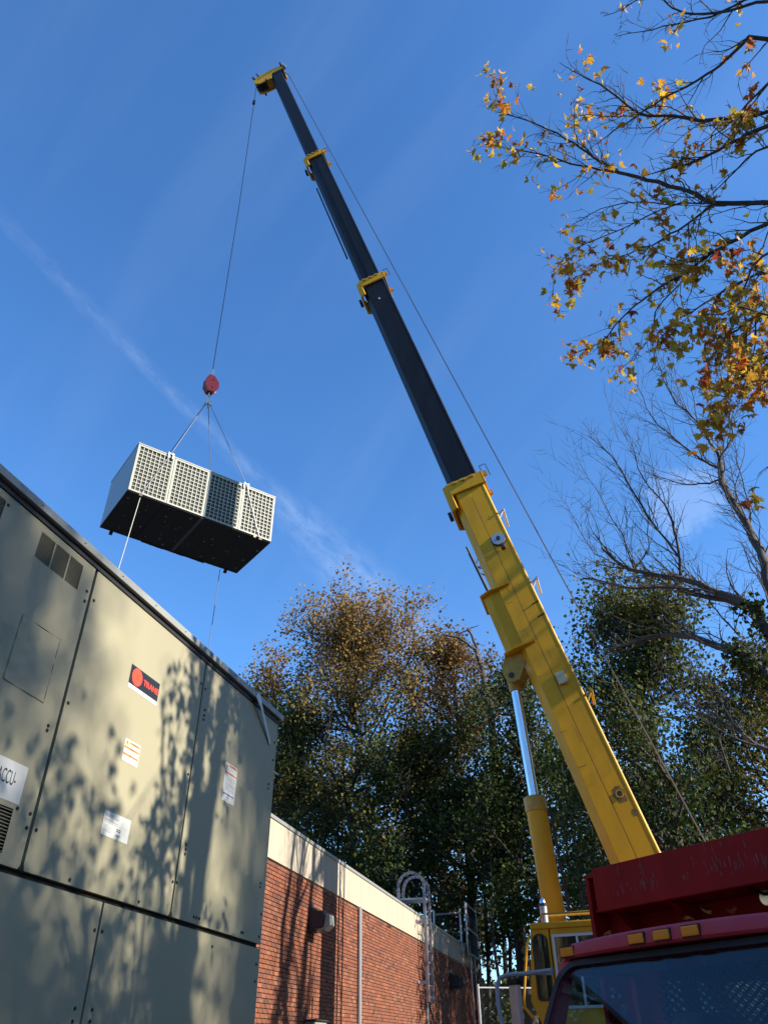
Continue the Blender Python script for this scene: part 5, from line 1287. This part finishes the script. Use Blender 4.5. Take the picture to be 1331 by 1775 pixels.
# ---- foreground maple, branches reaching in from the upper right
mp = Tree('maple_tree', 'maple with sparse yellow and orange leaves reaching in from the upper right', (9.4, 3.4, 0), None, 51)
prev = V(9.4, 3.4, -.2); trn = [(9.35, 3.4, 1.4), (9.2, 3.5, 3.0), (9.0, 3.6, 5.0), (8.8, 3.8, 7.0), (8.7, 4.0, 9.2), (8.5, 4.2, 11.5), (8.4, 4.3, 14)]
rs = [.30, .26, .24, .21, .18, .14, .10, .05]
for i, q in enumerate(trn): mp.seg('trunk', prev, q, rs[i], rs[i+1]); prev = V(*q)
ML = [  # points, dist at edge, dist at tip, radius start, end, twig density, leaves weight, trunk point index
 ([(1345, 352), (1300, 352), (1236, 352), (1205, 336), (1180, 327), (1140, 315), (1105, 307), (1071, 299)], 10.6, 11.4, .040, .026, 3.2, .5, 3),
 ([(1071, 299), (1040, 295), (1011, 288), (970, 277), (935, 267), (895, 259), (871, 256), (858, 240), (852, 230)], 11.4, 12.4, .017, .005, 4.5, 2.3, None),
 ([(1071, 299), (1050, 285), (1026, 271), (1005, 256), (980, 241), (950, 225), (920, 211), (895, 203), (879, 199), (862, 175), (854, 156)], 11.4, 12.2, .020, .004, 4.0, .9, None),
 ([(1345, 190), (1310, 200), (1248, 206), (1180, 203), (1140, 201), (1108, 198), (1088, 184), (1071, 169), (1041, 147), (1020, 138), (1003, 128), (985, 118), (969, 108)], 11.2, 12.8, .030, .004, 4.4, .45, 4),
 ([(1108, 198), (1080, 201), (1040, 201), (1005, 200), (990, 208)], 12, 12.4, .012, .004, 3.5, 1.4, None),
 ([(1345, 212), (1300, 230), (1282, 241), (1240, 263), (1190, 285), (1142, 297), (1120, 303)], 10.8, 11.6, .034, .008, 4.0, 1.0, 4),
 ([(1345, 70), (1297, 64), (1272, 90), (1248, 113), (1225, 128), (1190, 150), (1150, 169), (1110, 195), (1063, 226), (1040, 245), (1018, 260)], 11.5, 12.3, .028, .004, 4.0, .9, 5),
 ([(1345, 0), (1310, 4), (1263, 19), (1220, 24), (1187, 23), (1165, 14), (1150, 0), (1120, -10), (1080, 15), (1045, 28)], 11.8, 12.6, .022, .004, 4.2, .2, 5),
 ([(1345, -20), (1290, 0), (1230, 30), (1190, 38), (1150, 45), (1110, 55), (1071, 62)], 11.8, 12.6, .018, .004, 4.2, .2, 5),
 ([(1236, 352), (1215, 370), (1191, 388), (1160, 405), (1131, 425), (1090, 440), (1056, 448), (1020, 468), (985, 492)], 10.9, 12.0, .022, .004, 5.0, 2.6, None),
 ([(1345, 380), (1300, 400), (1263, 421), (1231, 439), (1195, 469), (1165, 485), (1141, 499), (1120, 515), (1099, 530), (1066, 563), (1035, 596), (1010, 606), (990, 614)], 10.2, 11.6, .034, .004, 5.0, 2.2, 3),
 ([(1236, 352), (1190, 352), (1150, 354), (1110, 350), (1080, 352), (1040, 362), (1000, 385), (968, 402)], 10.9, 12.1, .014, .004, 3.6, .5, None),
 ([(1180, 352), (1120, 375), (1075, 398), (1020, 420), (985, 438), (960, 470), (958, 512)], 11.1, 12.3, .012, .004, 4.5, 2.2, None),
 ([(1200, 465), (1170, 500), (1150, 520), (1135, 541), (1129, 581), (1115, 600), (1100, 620), (1062, 652)], 10.8, 11.4, .013, .004, 4.0, 1.0, None),
 ([(1345, 470), (1310, 475), (1280, 490), (1240, 515), (1200, 540), (1165, 560), (1140, 590), (1130, 640)], 9.6, 10.8, .022, .004, 5.0, 2.2, 3),
 ([(1345, 520), (1320, 540), (1290, 560), (1262, 580), (1240, 610), (1220, 650), (1210, 680)], 9.0, 10.0, .022, .004, 5.5, 2.4, 3),
 ([(1345, 600), (1325, 620), (1300, 640), (1280, 660), (1255, 690), (1235, 712)], 8.0, 8.7, .018, .004, 6.0, 4.6, 2),
 ([(1345, 430), (1320, 445), (1300, 470), (1285, 510), (1272, 560), (1262, 600)], 8.8, 9.6, .018, .004, 5.0, 3.6, 3),
 ([(1345, 250), (1310, 262), (1280, 290), (1250, 320), (1230, 342)], 10.2, 10.8, .02, .005, 4.0, .9, 4),
 ([(1345, 130), (1315, 160), (1290, 185), (1262, 215), (1235, 235), (1200, 262)], 10.8, 11.5, .02, .004, 4.0, 1.5, 5),
 ([(1345, 555), (1310, 540), (1280, 530), (1250, 545), (1215, 545)], 8.4, 9.2, .014, .004, 5.0, 3.0, 3),
 ([(1340, 800), (1322, 815), (1312, 825)], 8.0, 8.3, .006, .003, 3.0, .35, 2),
 ([(1345, 665), (1330, 660), (1318, 668), (1312, 690)], 7.6, 8.0, .010, .003, 4.0, 2.6, 2),
]
lt = []; lw = []
for pts, d0, d1, ra, rb, den, lv, tk in ML:
    o_ = trace(mp, pts, d0, d1, ra, rb, 'branches', True)
    if tk is not None: 
        a = V(*trn[tk]); mid = a.lerp(o_[0], .55)+V(0, 0, .25); mp.seg('branches', a, mid, ra*1.7, ra*1.3); mp.seg('branches', mid, o_[0], ra*1.3, ra)
    m_ = len(o_)
    t0_ = len(mp.tips)
    for i in range(1, m_):
        seg_ = (o_[i]-o_[i-1]); L_ = seg_.length; dd_ = seg_.normalized(); rr_ = ra+(rb-ra)*i/m_
        nn = den*L_*1.8; nn = int(nn)+(mp.rng.random() < nn-int(nn))
        for k in range(nn):
            side = Vector(mp.rng.normal(size=3)); side = (side-dd_*side.dot(dd_)).normalized()
            d = (dd_*.75+side*.6+V(0, 0, mp.rng.uniform(-.25, .35))).normalized()
            mp.grow(o_[i-1].lerp(o_[i], mp.rng.random()), d, mp.rng.uniform(.3, 1.1)*(1-.62*i/m_), min(rr_*.5, .0095), 2, 3, up=.03, wob=.2, kids=3.2, spread=.7, shrink=.45)
    mp.tips.append(tuple(o_[-1]))
    ts = mp.tips[t0_:]; lt += ts; lw += [lv/max(1, len(ts))*len(pts)]*len(ts)
rng = mp.rng
lw = np.array(lw)*rng.gamma(.55, 1., len(lw)); lw /= lw.sum()
NL = 1750
cl = rng.choice(len(lt), 460, p=lw)
leafs = []
for i in range(NL):
    c = lt[cl[int(rng.integers(len(cl)))]]
    leafs.append((Vector(c)+Vector(rng.normal(size=3))*.085-V(0, 0, .06), rand_rot(rng), rng.uniform(.075, .155), int(rng.integers(4)), rng.random()))
def pxa(p, s_):
    v_ = p-CAM; z_ = v_.dot(FW)
    if z_ <= 0: return 0
    x = 665.5+1334*v_.dot(RT)/z_; y = 887.5-1334*v_.dot(UP)/z_
    return s_/z_ if (-5 < x < 1336 and -5 < y < 1780) else 0
order = sorted(range(NL), key=lambda i: -pxa(leafs[i][0], leafs[i][2]))
morg = mp.base
for i in order[:300]:
    p, rt_, s_, k, _ = leafs[i]
    o = bpy.data.objects.new('leaf', leaf_me[k]); COL.objects.link(o); o.parent = mp.root
    o.matrix_basis = Matrix.Translation(p-morg) @ rt_.to_4x4() @ Matrix.Scale(s_, 4)
vs_ = []; fs_ = []; rr_ = []
def add_leaf(p, rt_, s_, k, r_):
    b = len(vs_)
    for q in MAP[k][0]: vs_.append(tuple(p+rt_ @ (Vector(q)*s_))); rr_.append(r_)
    fs_.extend(j for f_ in MAP[k][1] for j in (b+f_[0], b+f_[1], b+f_[2]))
for i in order[300:]: add_leaf(*leafs[i])
# crown over the yard, outside the picture: more grown limbs with leaves
for k in range(34):
    i = 2+k % 2; a = rng.uniform(-2.9, .9); q = V(*trn[i])
    d = V(math.cos(a), math.sin(a), .35)
    if d.x < -.2 and d.y > -.3: continue
    mp.grow(q, d, rng.uniform(2.4, 4.0), .06, 1, 3, kids=4, up=-.02, spread=.75, shrink=.55)
far_t = np.array(mp.tips)
# crown leaves kept out of view and capped low so sun reaches the unit
keep = [tuple(p) for p in far_t if pxa(Vector(p), 1) == 0 and p[2] < 8.6]
mp.finish(M['bark'], M['twig'], 9, 4)
kk = rng.choice(len(keep), 5200)
for i in kk:
    p = Vector(keep[i])+Vector(rng.normal(size=3))*.22
    if pxa(p, 1) > 0: continue
    add_leaf(p, rand_rot(rng), rng.uniform(.10, .17), int(rng.integers(4)), rng.random())
raw_mesh('foliage', np.array(vs_), np.array(fs_), 3, M['leaf_maple'], mp.root, tuple(morg), rr_, kind='stuff')

# far wood added out of view, right and behind, to block low skylight
rngw = np.random.default_rng(9); n_ = 42000
aw = np.radians(rngw.uniform(52, 265, n_)); dw = rngw.uniform(44, 56, n_); hw = rngw.random(n_)**.75*(19+2.2*np.sin(aw*17)+1.6*np.sin(aw*41))
v, f, rv = leaves_np(rngw, np.stack([np.sin(aw)*dw, np.cos(aw)*dw, hw], 1), np.full(n_, .75), rngw.random(n_)*.8)
fw_ = raw_mesh('added_wood', v, f, 3, M['leaf_mix'], None, (40, -20, 0), rv, kind='stuff'); tag(fw_, 'far mixed wood added outside the picture to block low skylight', 'wood')

# ---- trees across the yard, behind the viewer's right, that dapple the wall and shade the truck
yard = [((26.7, -1.5, 0), 25, 3.2, 19000, .20, 'tall slim yard tree out of view to the right, farthest from the viewer'),
        ((24.3, -5.6, 0), 24, 4.4, 25000, .20, 'tall full yard tree out of view to the right, the middle one'),
        ((29, -9.5, 0), 26, 4.6, 10000, .20, 'tall yard tree out of view to the right, nearest behind the viewer'),
        ((16.8, .6, 0), 11.5, 4.4, 46000, .26, 'dense lower yard tree out of view that shades the truck'),
        ((13, -9, 0), 13, 5.0, 26000, .34, 'dense round tree added out of view behind the viewer to block skylight')]  # last tree added unseen to hold back skylight
for i, (b, h, rr2, nl, ls, lab) in enumerate(yard):
    broad_tree('yard_tree', lab, b, h, rr2, .34, 200+i, M['bark'], M['leaf_mix'], nl, ls*.7, .22, 'trees across the yard', col_flat(.5), kids=5, limbs=20)
